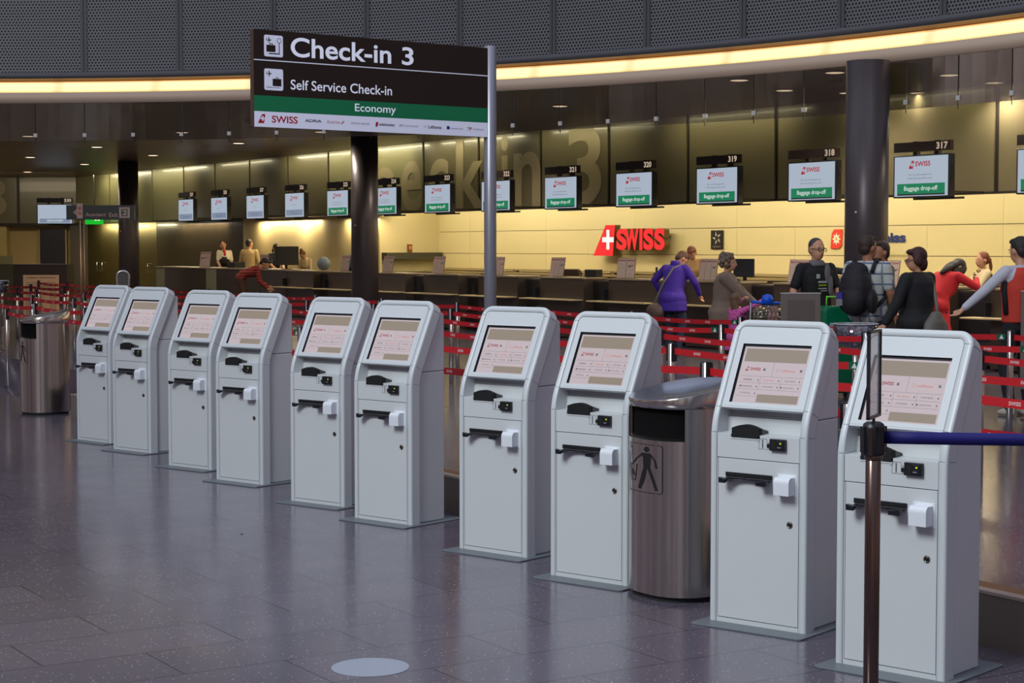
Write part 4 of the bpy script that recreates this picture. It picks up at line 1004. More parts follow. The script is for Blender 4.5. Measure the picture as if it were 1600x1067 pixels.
# far-left closed desk and its surroundings
t = empty('counter_unit', (-13.35, 50.0, FZ), 0, 'dark closed desk at the far left under screen 330', 'counter')
mb = MB(); mb.box(-.75, .75, 0, .8, 0, 1.19, 0); mb.build('body', M_COUNTER, t); mb = MB(); mb.box(-2.2, -.76, 0, .8, 0, 1.19, 0); mb.build('side_body', mat('grey_green_counter', (92, 92, 70), .4), t)
mb = MB(); mb.box(-2.2, -.76, .0, .02, 1.19, 1.42, 0); mb.build('glass_upstand', mat('olive_glass_upstand', (176, 170, 116), .3), t)  # glass given one plain yellow-olive colour
mb = MB(); mb.box(-16.2, -15.33, CY + .52, CY + .59, FZ, 2.55, 0); mb.box(-16.26, -16.2, CY + .50, CY + .59, FZ, 2.6, 1); mb.box(-15.33, -15.27, CY + .50, CY + .59, FZ, 2.6, 1)
struct(mb.build('door_8', [mat('black_doorway', (18, 15, 12), .3, coat=.4), mat('door_jamb', (160, 140, 96), .4)]))
t = empty('sizing_board', (-10.67, 40.0, FZ), 0, 'cream hand luggage sizing board behind the far belts', 'board')
mb = MB(); mb.box(-.40, .40, -.02, .02, .0, 1.04, 0)
X = frameX((-.40, -.022, 0), (1, 0, 0), (0, 0, 1)); mb.text('Handgepäck / Size Restriction', X @ Matrix.Translation((.4, .955, 0)), h=.045, w=.66, m=1, align='C', bold=.02, res=2)
for i in range(4):
    z = .86 - .04 * i; x = .07 + .04 * i
    for a in ((x, .8 - x, z, z + .008), (x, x + .008, 0.05, z), (.8 - x - .008, .8 - x, .05, z)):
        mb.add([(a[0], a[2], .001), (a[1], a[2], .001), (a[1], a[3], .001), (a[0], a[3], .001)], [(0, 1, 2, 3)], 1, False, X)
mb.build('panel', [mat('board_cream', (224, 184, 146), .5), mat('board_print', (80, 60, 50), .6)], t)
mb = MB(); mb.box(-.44, .44, -.15, .15, 0, .03, 0); mb.build('foot', M_DARKMETAL, t)

# podium behind the desks
mb = MB(); mb.prism([(-6, -.05), (30, -.05), (30, -1.3), (19.2, -1.3), (19.2, -2.95), (-6, -2.95)], FZ, FZ + .12, hfn, 0)
struct(mb.build('floor_podium', mat('podium_grey', (60, 56, 52), .6), fix=True))
# low cabinets along the back wall
for i, (s1, s2) in enumerate(((-4.0, -.05), (0.0, 3.9), (3.95, 7.7), (7.75, 11.6), (11.65, 15.4), (15.45, 18.9))):
    w = s2 - s1; t = empty('low_cabinet', HF((s1 + s2) / 2, -2.7, FZ), ORI, ['low dark cabinet along the back wall at the far right', 'low dark cabinet behind the agent with the ponytail', 'low dark cabinet behind the queue, between the star poster and the column', 'low dark cabinet under the red SWISS sign', 'low dark cabinet just right of the grey sign pole', 'low dark cabinet in the corner below the wall shelf'][i], 'cabinet', 'low cabinets along the back wall')
    mb = MB(); mb.box(-w / 2, w / 2, -.25, .28, 0, 1.06, 0); mb.build('carcass', mat('cabinet_dark', (58, 50, 40), .5), t)
    mb = MB(); mb.box(-w / 2, w / 2, -.27, .28, 1.06, 1.10, 0); mb.box(-w / 2, w / 2, .1, .26, 1.14, 1.17, 0); mb.box(-w / 2, -w / 2 + .03, .12, .2, 1.10, 1.14, 0); mb.box(w / 2 - .03, w / 2, .12, .2, 1.10, 1.14, 0); mb.build('top', mat('cabinet_top', (150, 132, 92), .4), t)
# wall shelf with a small statue-like box
t = empty('wall_shelf', HF(19.15, -2.15, 1.55), math.atan2(-NV.y, -NV.x), 'long dark wall shelf at the left end of the cream wall', 'shelf')
mb = MB(); mb.box(-.75, .80, -.25, 0, 0.10, .26, 0); mb.build('board', mat('shelf_dark', (66, 64, 50), .5), t)
mb = MB(); mb.box(-.70, -.66, -.2, 0, -.25, .10, 0); mb.box(-.7, .8, -.22, -.02, -.30, -.2, 0); mb.build('lower_rail', MATS['shelf_dark'], t)
mb = MB(); mb.box(-.05, .05, -.05, .05, 0, .20, 0); mb.box(-.03, .03, -.052, -.05, .08, .16, 1)
tag(mb.build('tin', [mat('tin_brown', (110, 60, 30), .5), mat('tin_label', (200, 130, 60), .5)], loc=HF(19.02, -2.1, 1.81), rz=.3), 'small brown tin standing on the wall shelf', 'tin')

# ================================================================== LEAFLETS AND THINGS ON THE DESKS
def leaflet(s_, z=FZ + 1.12, w=.42, h=.36, lean=.16, yaw=0.0, label='', n=3):
    t = empty('leaflet_stand', HF(s_, .30, z + .001), ORI + yaw, label, 'leaflet stand', 'leaflet stands on the desks')
    ca, sa = math.cos(lean), math.sin(lean)
    X = frameX((-w / 2, -.02, .0), (1, 0, 0), (0, sa, ca)); mb = MB(); mb.box(0, w, 0, h, -.012, -.001, 0, X)
    for i in range(n):
        x0 = w * i / n + .006; x1 = w * (i + 1) / n - .006
        mb.add([(x0, .012, .001), (x1, .012, .001), (x1, h - .008, .001), (x0, h - .008, .001)], [(0, 1, 2, 3)], 1, False, X)
        mb.add([(x0 + .01, h - .055, .002), (x1 - .01, h - .055, .002), (x1 - .01, h - .03, .002), (x0 + .01, h - .03, .002)], [(0, 1, 2, 3)], 3, False, X)
        for r in range(7):
            for c_ in range(5):
                cx = x0 + .012 + (x1 - x0 - .024) * c_ / 5; cy = .04 + r * .033
                if i == n - 1 and n > 1 and r in (2, 4): continue
                mb.add([(cx, cy, .002), (cx + .013, cy, .002), (cx + .013, cy + .010, .002), (cx, cy + .010, .002)], [(0, 1, 2, 3)], 2, False, X)
        if i == n - 1:
            mb.add([(x0 + .02, h * .60, .003), (x1 - .01, h * .66, .003), (x0 + .06, h * .54, .003)], [(0, 1, 2)], 4, False, X)
    mb.build('leaflets', [mat('stand_acrylic', (120, 108, 104), .3), M_PAPER, M_PAPERL, mat('leaflet_head', (150, 96, 100), .6), mat('leaflet_plane', (60, 56, 70), .6)], t)
    mb = MB(); mb.box(-w / 2, w / 2, -.03, .10, 0, .008, 0); mb.build('stand_foot', MATS['stand_acrylic'], t)
LF = [(.33, .30, 'leaflet stand right of the dark column, left of the woman in black', 2), (2.35, .44, 'leaflet stand left of the man with glasses', 3), (4.57, .46, 'leaflet stand between the purple coat and the grey-haired woman', 3), (6.87, .38, 'leaflet stand tilted beside the red SWISS sign', 2),
      (9.06, .46, 'leaflet stand on the desk under screen 321', 3), (11.15, .40, 'leaflet stand just right of the grey sign pole', 3), (13.49, .46, 'leaflet stand on the desk under screen 323', 3), (15.7, .46, 'leaflet stand just right of the brown column', 3),
      (17.75, .40, 'leaflet stand just left of the brown column', 3), (22.2, .52, 'leaflet stand behind the bending man', 3), (26.0, .40, 'leaflet stand on the far desk left of the uniformed agent', 1)]
for s_, w_, lab, n_ in LF: leaflet(s_, FZ + (1.13 if s_ > 20 else 1.12), w_, .36 if s_ < 24 else .42, .16, .35 if s_ in (6.87, 26.0) else 0, lab, n_)
def desk_screen(loc, rz, label, w=.46, h=.34):
    t = empty('computer_screen', loc, rz, label, 'computer screen')
    mb = MB(); mb.box(-w / 2, w / 2, -.02, .02, .10, .10 + h, 0); mb.box(-w * .3, w * .3, .02, .045, .16, h, 0); mb.build('case', M_BLACK, t, bevel=.006)
    mb = MB(); mb.box(-.03, .03, .03, .06, .01, .25, 0); mb.box(-.12, .12, -.06, .10, 0, .015, 0); mb.build('foot', M_BLACK, t, bevel=.003)
desk_screen(HF(21.3, .1, FZ + 1.13), .35, 'black computer screen in front of the agent with pulled-back hair', .60, .46)
desk_screen(HF(4.0, .0, FZ + .76 + .32), ORI + .5, 'black computer screen right of the grey-haired woman', .36, .30)
desk_screen(HF(6.5, -.1, FZ + .76 + .20), ORI + 2.5, 'small dark screen behind the tilted leaflet stand', .30, .26)
# supports for those standing above the staff shelf
for s_, d_, z0, z1 in ((4.0, 0.0, FZ + .75, FZ + 1.08), (6.5, -.1, FZ + .75, FZ + .96)):
    mb = MB(); mb.box(-.15, .15, -.1, .1, z0, z1, 0); mb.build('riser_box', M_COUNTER, loc=HF(s_, d_, 0), rz=ORI); tag(bpy.context.scene.objects['riser_box' if s_ == 4.0 else 'riser_box.001'], 'dark riser box under the small screen behind the desk ' + ('near the grey-haired woman' if s_ == 4.0 else 'below the red SWISS sign'), 'box')
# office chair behind the desk right of the pole
t = empty('office_chair', HF(10.45, -.75, FZ + .12), ORI + .4, 'dark leather office chair behind the desk right of the sign pole', 'chair')
mb = MB(); mb.lathe([(.02, .05), (.02, .48)], 12); 
for q in range(5): a = q * 2 * PI / 5; mb.tube([(0, 0, .10), (.28 * math.cos(a), .28 * math.sin(a), .05)], .02, 6)
mb.build('chair_base', M_BLACK, t)
mb = MB(); mb.prism(rrect(-.25, .25, -.24, .24, .08), .48, .56, lambda x, y, z: Vector((x, y, z))); mb.build('seat', M_BLACK, t, bevel=.02)
mb = MB(); mb.prism(rrect(-.25, .25, .58, 1.12, .10), .22, .30, lambda x, z, y: Vector((x, y + (z - .5) * .15, z))); mb.build('backrest', mat('brown_leather', (66, 46, 34), .35), t, bevel=.03)
# printer and phone on the far desk
mb = MB(); mb.box(-.24, .24, -.14, .16, 0, .15, 0); mb.box(-.22, .22, -.145, -.14, .03, .09, 1)
tag(mb.build('printer', [M_BLACK, M_GROOVE], loc=HF(24.4, .1, FZ + 1.131), rz=ORI, bevel=.01), 'low black printer on the desk beside the uniformed agent', 'printer')
mb = MB(); mb.box(-.18, .18, -.08, .08, 0, .14, 0); tag(mb.build('ticket_printer', M_BLACK, loc=HF(8.15, .1, FZ + 1.121), rz=ORI, bevel=.01), 'small black ticket printer on the desk below the red SWISS fin', 'printer')
mb = MB(); mb.lathe([(.05, 0), (.05, .10), (.055, .12)], 16); tag(mb.build('yellow_cup', mat('cup_yellow', (220, 160, 70), .5), loc=HF(5.75, .1, FZ + 1.121)), 'small yellow-orange cup on the desk left of the purple coat', 'cup')

# ================================================================== WALL LOGOS
t = empty('airline_logo', HF(12.2, -2.72, 1.76), E_ROT, 'large red illuminated SWISS letters with a white-cross fin on the cream wall', 'wall sign')
mred = lit('logo_red', (255, 36, 40), .95); mside = mat('logo_side', (120, 96, 60), .4, metal=.5)
mb = MB(); fin = [(0, 0), (.70, 0), (.78, .64), (.44, .64)]
mb.prism(fin, .02, .16, lambda x, z, y: Vector((x, y, z)), 1); mb.add([(x, .018, z) for x, z in fin], [(0, 1, 2, 3)], 0)
cx, cz, a_, b2 = .53, .335, .205, .052
mb.add([(cx - b2, .014, cz - a_), (cx + b2, .014, cz - a_), (cx + b2, .014, cz + a_), (cx - b2, .014, cz + a_)], [(0, 1, 2, 3)], 2)
mb.add([(cx - a_, .015, cz - b2), (cx + a_, .015, cz - b2), (cx + a_, .015, cz + b2), (cx - a_, .015, cz + b2)], [(0, 1, 2, 3)], 2)
mb.build('tail_fin', [mred, mside, lit('logo_white', (255, 250, 245), 1.0)], t, fix=False)
xs = [(.84, .46), (1.22, .60), (1.85, .13), (2.02, .43), (2.48, .43)]
sc_ = (12.2 - 9.72 - .84) / (2.91 - .84)
for ch, (x, w_) in zip('SWISS', xs):
    x = .84 + (x - .84) * sc_; w_ *= sc_
    mb = MB(); mb.text(ch, frameX((x, .15, .12), (1, 0, 0), (0, 0, 1)), h=.44, w=w_, m=1, bold=.05, extrude=.14, res=8)
    mb.text(ch, frameX((x, .008, .12), (1, 0, 0), (0, 0, 1)), h=.44, w=w_, m=0, bold=.05, res=8); o = mb.build('letter', [mred, mside], t)
mb = MB(); mb.box(.9, 1.9, .16, .28, .26, .30, 0); mb.build('mounting_rail', mside, t)
# star emblem, left out of its drawn brand form: plain dark tile with five white blades
t = empty('wall_poster', HF(8.375, -2.985, 1.905), E_ROT, 'small black poster with a white five-part star on the cream wall', 'poster')
mb = MB(); mb.box(-.185, .185, -.012, 0, 0, .36, 0)
for k in range(5):
    a = math.radians(90 + 72 * k + 14); c = Vector((.0 + .085 * math.cos(a), .21 + .085 * math.sin(a)))
    u = Vector((math.cos(a), math.sin(a))); v = Vector((-u.y, u.x))
    q = [c + u * .055, c - u * .035 + v * .035, c - u * .035 - v * .012]; mb.add([(p.x, -.014, p.y) for p in q], [(0, 1, 2)], 1)
mb.text('STAR ALLIANCE', frameX((0, -.014, .035), (1, 0, 0), (0, 0, 1)), h=.022, w=.24, m=1, align='C', bold=.01, res=2)
mb.build('panel', [mat('poster_black', (24, 22, 18), .4), mat('poster_white', (200, 196, 170), .5)], t)
t = empty('wall_poster', HF(5.03, -2.99, 1.915), E_ROT, 'red leaf-shaped emblem with a white flower beside the Edelweiss lettering', 'wall sign')
mb = MB(); P_ = [(-.15, 0), (.08, 0), (.14, .07), (.15, .34), (-.06, .34), (-.12, .27)]
mb.prism(P_, -.012, 0, lambda x, z, y: Vector((x, y, z)), 0)
for k in range(8):
    a = k * PI / 4; c = Vector((.005, .17)); u = Vector((math.cos(a), math.sin(a))); v = Vector((-u.y, u.x)); q = [c + u * .115, c + u * .05 + v * .026, c, c + u * .05 - v * .026]
    mb.add([(p.x, -.014, p.y) for p in q], [(0, 1, 2, 3)], 1)
mb.add([(.005 + .03 * math.cos(i * PI / 6), -.016, .17 + .03 * math.sin(i * PI / 6)) for i in range(12)], [tuple(range(12))], 2)
mb.build('emblem', [mat('emblem_red', (226, 62, 40), .45), mat('emblem_white', (240, 236, 220), .5), mat('emblem_yellow', (200, 180, 60), .5)], t, fix=False)
t = empty('wall_lettering', HF(3.33, -2.99, 2.0), E_ROT, 'dark blue Edelweiss lettering partly hidden by the column', 'wall sign')
mb = MB(); mb.text('edelweiss', frameX((0, -.008, .02), (1, 0, 0), (0, 0, 1)), h=.175, w=1.45, m=0, align='R', bold=.04, res=6)
mb.build('large_letters', mat('letters_blue', (30, 52, 110), .5), t)
mb = MB(); mb.text('Switzerland', frameX((.0, -.008, -.24), (1, 0, 0), (0, 0, 1)), h=.09, w=.9, m=0, align='R', bold=0, res=4)
mb.build('small_letters', mat('letters_pale', (190, 178, 130), .5), t)

# ================================================================== EXIT SIGNS
t = empty('direction_sign', (-7.32, 30.0, FZ), .03, 'black Ausgang Exit direction sign on a thin pole at the left', 'sign')
mb = MB(); mb.cyl(0, 0, .01, 2.42 - FZ, .022, 16); mb.cyl(.06, 0, .01, 2.42 - FZ, .012, 12); mb.build('pole', brushed('warm_pole', (170, 140, 110), .3, streak=(30, 30, 1)), t)
mb = MB(); mb.lathe([(.16, 0), (.16, .01), (.03, .02)], 24); mb.build('pole_base', M_DARKMETAL, t)
z0, z1 = 2.405 - FZ, 2.65 - FZ
mb = MB(); mb.box(-.23, .92, -.03, .03, z0, z1, 0)
X = frameX((0, -.032, z0), (1, 0, 0), (0, 0, 1))
mb.text('Ausgang', X @ Matrix.Translation((.09, .035, 0)), h=.085, w=.35, m=1, bold=.02); mb.text('Exit', X @ Matrix.Translation((.49, .045, 0)), h=.075, w=.15, m=1, bold=.02)
def PX(p, m, z=0.001): mb.add([(a, b, z) for a, b in p], [tuple(range(len(p)))], m, False, X)
PX([(.66, .03), (.84, .03), (.84, .21), (.66, .21)], 2); PX([(.70, .06), (.80, .06), (.80, .18), (.70, .18)], 0, .002); PX([(.715, .075), (.785, .075), (.785, .165), (.715, .165)], 2, .003); PX([(.69, .12), (.73, .15), (.73, .09)], 0, .004); PX([(.72, .112), (.77, .112), (.77, .128), (.72, .128)], 0, .004)
PX([(-.12, .125), (-.03, .20), (-.01, .185), (-.075, .125), (-.01, .065), (-.03, .05)], 1); PX([(-.09, .118), (-.02, .118), (-.02, .134), (-.09, .134)], 1)
mb.build('sign_board', [mat('sign_black', (16, 13, 12), .4), mat('sign_rose_text', (180, 140, 124), .5), mat('sign_pale_box', (186, 156, 140), .5)], t)
mb = MB(); mb.box(-.05, .05, -.045, -.031, z0 + .02, z1 + .03, 0); mb.box(-.025, .025, -.047, -.045, z0 + .16, z0 + .22, 1); mb.box(-.025, .025, -.047, -.045, z0 + .08, z0 + .13, 1)
tag(mb.build('side_tag', [MATS['sign_pale_box'], mat('tag_pink', (180, 90, 90), .5)], t), 'narrow pale tag with pink marks')
t = empty('exit_sign', (-13.6, 57.6, 2.80), 0, 'green illuminated exit sign behind the Ausgang board', 'sign')
mb = MB(); mb.box(-.29, .29, -.05, .05, -.12, .20, 0)
for q in (0.02, .12): mb.box(q, q + .07, -.056, -.05, -.0, .08, 1)
mb.build('light_box', [lit('exit_green', (0, 190, 40), .9), lit('exit_white', (240, 255, 220), 1.0)], t)
mb = MB(); mb.box(-.02, .02, -.02, .02, .20, 1.5, 0); mb.build('hanger', M_FRAME, t)

# ================================================================== DOWNLIGHTS
rl = random.Random(3)
dl0 = None
for i, (x, y) in enumerate(DLP):
    if dl0 is None:
        mb = MB(); mb.lathe([(.16, 0), (.16, -.012), (.13, -.016)], 28, 0); dl0 = mb.build('downlight', mat('downlight_trim', (150, 120, 100), .4)); m2 = MB(); m2.lathe([(.125, -.017), (.10, -.020)], 24, 0)
        m2.build('lamp_glow', emit('downlight_glow', (255, 226, 196), 2.2), dl0); o = dl0
    else: o = copy_tree(dl0)
    o.location = (x, y, 4.30)
    left = x < -4
    tag(o, 'round glowing downlight in the dark slatted ceiling at the left' if left else 'round glowing downlight in the dark ceiling above the right-hand desks', 'ceiling light', 'downlights left of the sign' if left else 'downlights over the right desks')
for (x, y) in ((4.6, 25.2), (7.5, 23.6), (-4.9, 33.0)):
    mb = MB(); mb.lathe([(.09, 0), (.09, -.03), (.06, -.06)], 20); tag(mb.build('smoke_detector', mat('detector_grey', (120, 112, 106), .5), loc=(x, y, 4.30)), 'small grey smoke detector dome on the dark ceiling', 'smoke detector', 'ceiling smoke detectors')
# ================================================================== BELT BARRIERS
def ground(s_, d_):
    if d_ > DC: return 0.0
    if s_ > SE and d_ > 10.9: return 0.0 if d_ > 11.9 else FZ * (11.9 - d_) / 1.0
    return FZ
ROWS = {'A': (12.05, [-15.5, -13.35, -11.3, -9.3, -7.95, -5.6, -3.4, -1.35, .7], 1.03),
        'A2': (11.72, [1.5, 3.3, 5.4], 1.045),
        'B': (11.5, [-15, -13.2, -11.3, -9.38, -7.3, -5.2, -3.3, -1.2, .8, 2.85, 4.85, 7.0], 1.13),
        'C': (10.3, [-14, -12.0, -9.6, -7.45, -5.5, -3.4, -1.3, .8, 2.9, 4.9, 6.85, 8.85, 11.15], 1.13),
        'D': (9.0, [-13.4, -11.5, -9.43, -7.6, -5.6, -3.6, -1.6, .5, 2.6, 4.7, 6.7, 8.8, 10.2, 12.8, 13.95, 16.2], 1.13),
        'E': (7.8, [-12.8, -10.9, -8.9, -7.0, -5.0, -3.5, -1.6, .2, 2.2, 4.22, 6.4, 8.6, 10.7, 12.8, 14.9, 17.0, 19.0], 1.13),
        'F': (6.45, [-11.5, -9.5, -7.43, -5.6, -3.67, -1.7, .3, 2.33, 4.5, 6.7, 8.9, 11.0, 13.0, 15.0, 16.8, 18.8, 20.8], 1.13)}
RN = {'A': 'first', 'A2': 'short left first', 'B': 'second', 'C': 'third', 'D': 'fourth', 'E': 'fifth', 'F': 'farthest'}
VIS = {('B', -9.38): 'belt post behind the near waste bin with a green belt end', ('C', -7.45): 'belt post in front of the purple coat with a green belt end', ('D', -9.43): 'belt post just right of the nearest kiosk, white arrow tag beside it',
       ('F', -7.43): 'belt post near the right edge before the grey panel', ('F', -5.6): 'belt post just right of the acrylic litter bowl', ('F', -3.67): 'belt post right behind the pink-clad girl',
       ('F', 2.33): 'tall belt post left of the grey sign pole', ('E', .2): 'slightly leaning belt post between the middle kiosks and the sign pole', ('B', 4.85): 'belt post directly behind the distant waste bin', ('C', 8.85): 'belt post right of the distant bin in the third row',
       ('E', 4.22): 'belt post showing between the fourth and fifth kiosks'}
for r, (d_, ss, zb) in ROWS.items():
    for i, s_ in enumerate(ss):
        g = ground(s_, d_)
        lab = VIS.get((r, s_), 'steel belt post in the %s barrier row counted from the kiosks' % RN[r])
        t = empty('belt_post', HF(s_, d_, g), E_ROT, lab, 'barrier post', None if (r, s_) in VIS else 'belt posts of the %s barrier row' % RN[r])
        h = zb + .06 - g
        mb = MB(); mb.cyl(0, 0, 0, h, .030, 20); mb.build('post_tube', M_STEEL, t)
        mb = MB(); mb.box(.022, .040, -.022, .022, h - .14, h - .004, 0); mb.box(-.040, -.022, -.022, .022, h - .14, h - .004, 0); mb.cyl(0, 0, h - .006, h + .004, .031, 20, 0); mb.build('belt_cassette', M_BLACK, t)
        if i + 1 < len(ss) and not (r == 'A' and s_ < -14):
            L = ss[i + 1] - s_; zr_ = zb - g; z2 = zb - g
            mb = MB(); n = 10
            for k in range(n + 1):
                x = -(.03 + (L - .06) * k / n); sg = -.022 * math.sin(PI * k / n)
                mb.v += [Vector((x, -.001, zr_ - .025 + sg)), Vector((x, -.001, zr_ + .025 + sg))]
            for k in range(n): mb.f.append((2 * k, 2 * k + 1, 2 * k + 3, 2 * k + 2)); mb.m.append(0); mb.sm.append(True)
            kk = int((L - .4) / .36)
            for k in range(kk):
                x = -(L - .28) + .36 * k; sg = -.022 * math.sin(PI * min(1, max(0, -x / L)))
                mb.text('SWISS', frameX((x, -.0035, zr_ - .011 + sg), (1, 0, 0), (0, 0, 1)), h=.022, w=.085, m=1, bold=.03, res=2)
            # green end with a white arrow
            x0 = -L + .05
            if r in 'BCEF' and i % 2 == 0 or r == 'D' and i % 3 == 0:
                mb.add([(-.16, -.003, zr_ - .026), (-.04, -.003, zr_ - .026), (-.04, -.003, zr_ + .026), (-.16, -.003, zr_ + .026)], [(0, 1, 2, 3)], 2)
                mb.add([(-.13, -.0045, zr_ - .019), (-.075, -.0045, zr_ - .019), (-.10, -.0045, zr_ + .021)], [(0, 1, 2)], 3)
            mb.build('belt', [M_RED, M_REDTXT, M_GREEN, M_WHITEP], t)

# ================================================================== HALL FURNITURE IN THE QUEUE
def info_board(loc, rz, w, z0, z1, label):
    t = empty('info_board', loc, rz, label, 'notice board')
    mb = MB(); mb.box(-w / 2, w / 2, -.02, .02, z0, z1, 0); mb.build('board', mat('board_grey', (122, 112, 106), .4, metal=.2), t, bevel=.004)
    mb = MB(); mb.box(-w * .33, w * .34, -.026, -.02, z0 + .02, z1 - .06, 0); mb.build('mount_plate', mat('mount_plate_grey', (106, 96, 92), .45, metal=.2), t)
    mb = MB(); mb.box(-w / 2 - .004, w / 2 + .004, -.024, .024, z1, z1 + .012, 0); mb.build('top_rail', mat('rail_pale', (200, 196, 196), .35, metal=.4), t)
    mb = MB(); mb.cyl(0, 0, .02, z0, .03, 20); mb.lathe([(.2, 0), (.2, .015), (.04, .03)], 28); mb.build('stand', M_STEEL, t)
info_board((2.91, 17.8, FZ), 0.05, .40, .72, 1.20, 'grey back of a notice board standing before the man with glasses')
info_board((5.12, 17.0, FZ), -0.08, .42, .30, 1.24, 'grey-brown board at the right edge in front of the man with the red vest')

def litter_bowl(loc, r, z0, z1, label):
    t = empty('litter_bowl', (loc[0], loc[1], FZ), 0, label, 'bowl')
    gz = z0 - FZ; gz1 = z1 - FZ
    mb = MB(); mb.lathe([(r * .45, gz), (r * .85, gz + .03), (r, gz + .09), (r, gz1), (r - .006, gz1), (r - .006, gz + .09), (r * .82, gz + .035), (r * .40, gz + .008)], 36)
    mb.build('acrylic_bowl', glass_mat('bowl_acrylic', (225, 225, 232), .12), t)
    mb = MB(); mb.tube([(r * math.cos(a * PI / 16), r * math.sin(a * PI / 16), gz1) for a in range(32)], .005, 6, closed=True); mb.build('rim', mat('rim_clear', (200, 200, 205), .3), t)
    mb = MB(); mb.cyl(0, 0, .02, gz - .012, .03, 20); mb.lathe([(.16, 0), (.16, .012), (.04, .03)], 28); mb.lathe([(.05, gz - .012), (.05, gz)], 20); mb.build('stand', M_STEEL, t)
    rr = random.Random(5); mb = MB()
    for i in range(46):
        a = rr.random() * 6.28; q = r * .72 * math.sqrt(rr.random()); c = Vector((q * math.cos(a), q * math.sin(a), gz + .05 + rr.random() * .07)); R_ = Matrix.Rotation(rr.random() * 6, 4, Vector((rr.random() - .5, rr.random() - .5, rr.random() - .5)).normalized())
        s_ = .03 + rr.random() * .03; vs = [(-s_, -s_ * .6, 0), (s_, -s_ * .5, .01), (s_ * .9, s_ * .6, -.008), (-s_, s_ * .5, .012)]
        mb.add([c + (R_ @ Vector(v)) for v in vs], [(0, 1, 2, 3)], rr.choice((0, 0, 0, 1, 2)))
    o = mb.build('paper_scraps', [mat('scrap_white', (205, 200, 215), .6), mat('scrap_lilac', (150, 145, 185), .6), mat('scrap_dark', (40, 38, 50), .6)], t); o['kind'] = 'stuff'
litter_bowl((3.12, 16.0), .20, 1.03, 1.245, 'clear acrylic bowl of paper scraps between the two nearest kiosks')
litter_bowl((-8.30, 28.4), .20, 1.20, 1.40, 'clear acrylic bowl of paper scraps at the far left edge')

# shiny oval handle of a baggage trolley rising behind the first kiosk
t = empty('trolley_handle_post', (-4.45, 20.2, 0), .15, 'rounded silver loop on a post rising behind the farthest kiosk', 'scanner stand')
mb = MB(); lp = [(x, 0, z) for x, z in rrect(-.066, .066, 1.47, 1.665, .055, 5)]; mb.tube(lp, .013, 8, closed=True); mb.build('loop', mat('satin_silver', (190, 184, 182), .25, metal=.9), t)
mb = MB(); mb.prism(rrect(-.058, .058, 1.47, 1.65, .05, 5), -.006, .006, lambda x, z, y: Vector((x, y, z))); mb.build('plate', mat('loop_plate', (100, 96, 94), .3, metal=.8), t)
mb = MB(); mb.cyl(0, 0, .02, 1.465, .025, 16); mb.lathe([(.15, 0), (.15, .012), (.03, .03)], 24); mb.build('stand', M_STEEL, t)

# luggage cart with a blue handle
t = empty('luggage_cart', (3.04, 21.0, FZ), math.radians(6), 'luggage cart with a bright blue push bar and wire basket', 'luggage cart')
blue = mat('cart_blue', (0, 90, 220), .4)
mb = MB(); mb.tube([(-.20, 0, 1.02), (.18, 0, 1.00)], .018, 12); mb.build('push_bar', blue, t)
mb = MB(); mb.lathe([(.0, .98), (.05, .985), (.07, 1.02), (.072, 1.06), (.05, 1.10), (.0, 1.115)], 20); mb.build('brake_grip', blue, t)
mb = MB()
for x in (-.20, .18): mb.tube([(x, 0, 1.01), (x, .06, .55), (x, .12, .16), (x, .75, .13)], .013, 8)
for z in (.78, .84, .90, .96): mb.tube([(-.2, .02, z), (-.2, .26, z), (.18, .26, z), (.18, .02, z)], .005, 6, closed=True)
for i in range(9): x = -.2 + .38 * i / 8; mb.tube([(x, .02, .96), (x, .02, .72), (x, .26, .72), (x, .26, .96)], .004, 6)
mb.box(-.2, .18, .12, .75, .12, .15, 0); mb.build('frame', M_CHROME, t)
for x, y in ((-.18, .2), (.16, .2), (0, .7)):
    mb = MB(); X = Matrix.Translation((x, y, .06)) @ Matrix.Rotation(PI / 2, 4, 'Y'); mb.lathe([(.05, -.018), (.06, -.01), (.06, .01), (.05, .018)], 18, X=X); mb.build('wheel', M_BLACK, t)
mb = MB(); mb.prism(rrect(-.17, .0, .05, .24, .03), .725, .93, lambda x, y, z: Vector((x, y, z))); 
tag(mb.build('patterned_bag', mat('bag_pattern', (120, 116, 84), .7, noise=.7, nscale=60), loc=(3.04, 21.0, FZ), rz=math.radians(6), bevel=.02), 'small olive patterned bag in the cart basket', 'bag')
mb = MB(); mb.prism(rrect(.02, .16, .05, .24, .03), .725, .95, lambda x, y, z: Vector((x, y, z)));
tag(mb.build('pink_bag', mat('bag_pink', (196, 150, 140), .7, noise=.3, nscale=30), loc=(3.04, 21.0, FZ), rz=math.radians(6), bevel=.02), 'pale pink bag in the cart basket', 'bag')
# green wrapped suitcase on a trolley
t = empty('suitcase', (3.58, 19.55, FZ), .2, 'tall emerald green suitcase between the notice board and the backpack', 'suitcase')
mb = MB(); mb.prism(rrect(-.19, .19, .06, 1.02, .07), -.15, .15, lambda x, z, y: Vector((x, y, z))); mb.build('shell', mat('emerald_shell', (0, 110, 76), .3, bump=.4, bscale=14), t, bevel=.03)
mb = MB(); mb.tube([(-.1, 0, 1.02), (-.1, 0, 1.12), (.1, 0, 1.12), (.1, 0, 1.02)], .012, 8); mb.build('carry_handle', mat('lime_handle', (120, 220, 60), .5), t)
mb = MB(); mb.box(-.12, .12, -.165, -.148, .72, .84, 0); mb.box(-.10, .06, -.17, -.165, .75, .80, 0); mb.build('luggage_tag', mat('tag_grey', (170, 176, 190), .5), t)
for x in (-.13, .13):
    mb = MB(); X = Matrix.Translation((x, 0, .035)) @ Matrix.Rotation(PI / 2, 4, 'Y'); mb.lathe([(.03, -.015), (.035, 0), (.03, .015)], 16, X=X); mb.build('wheel', M_BLACK, t)
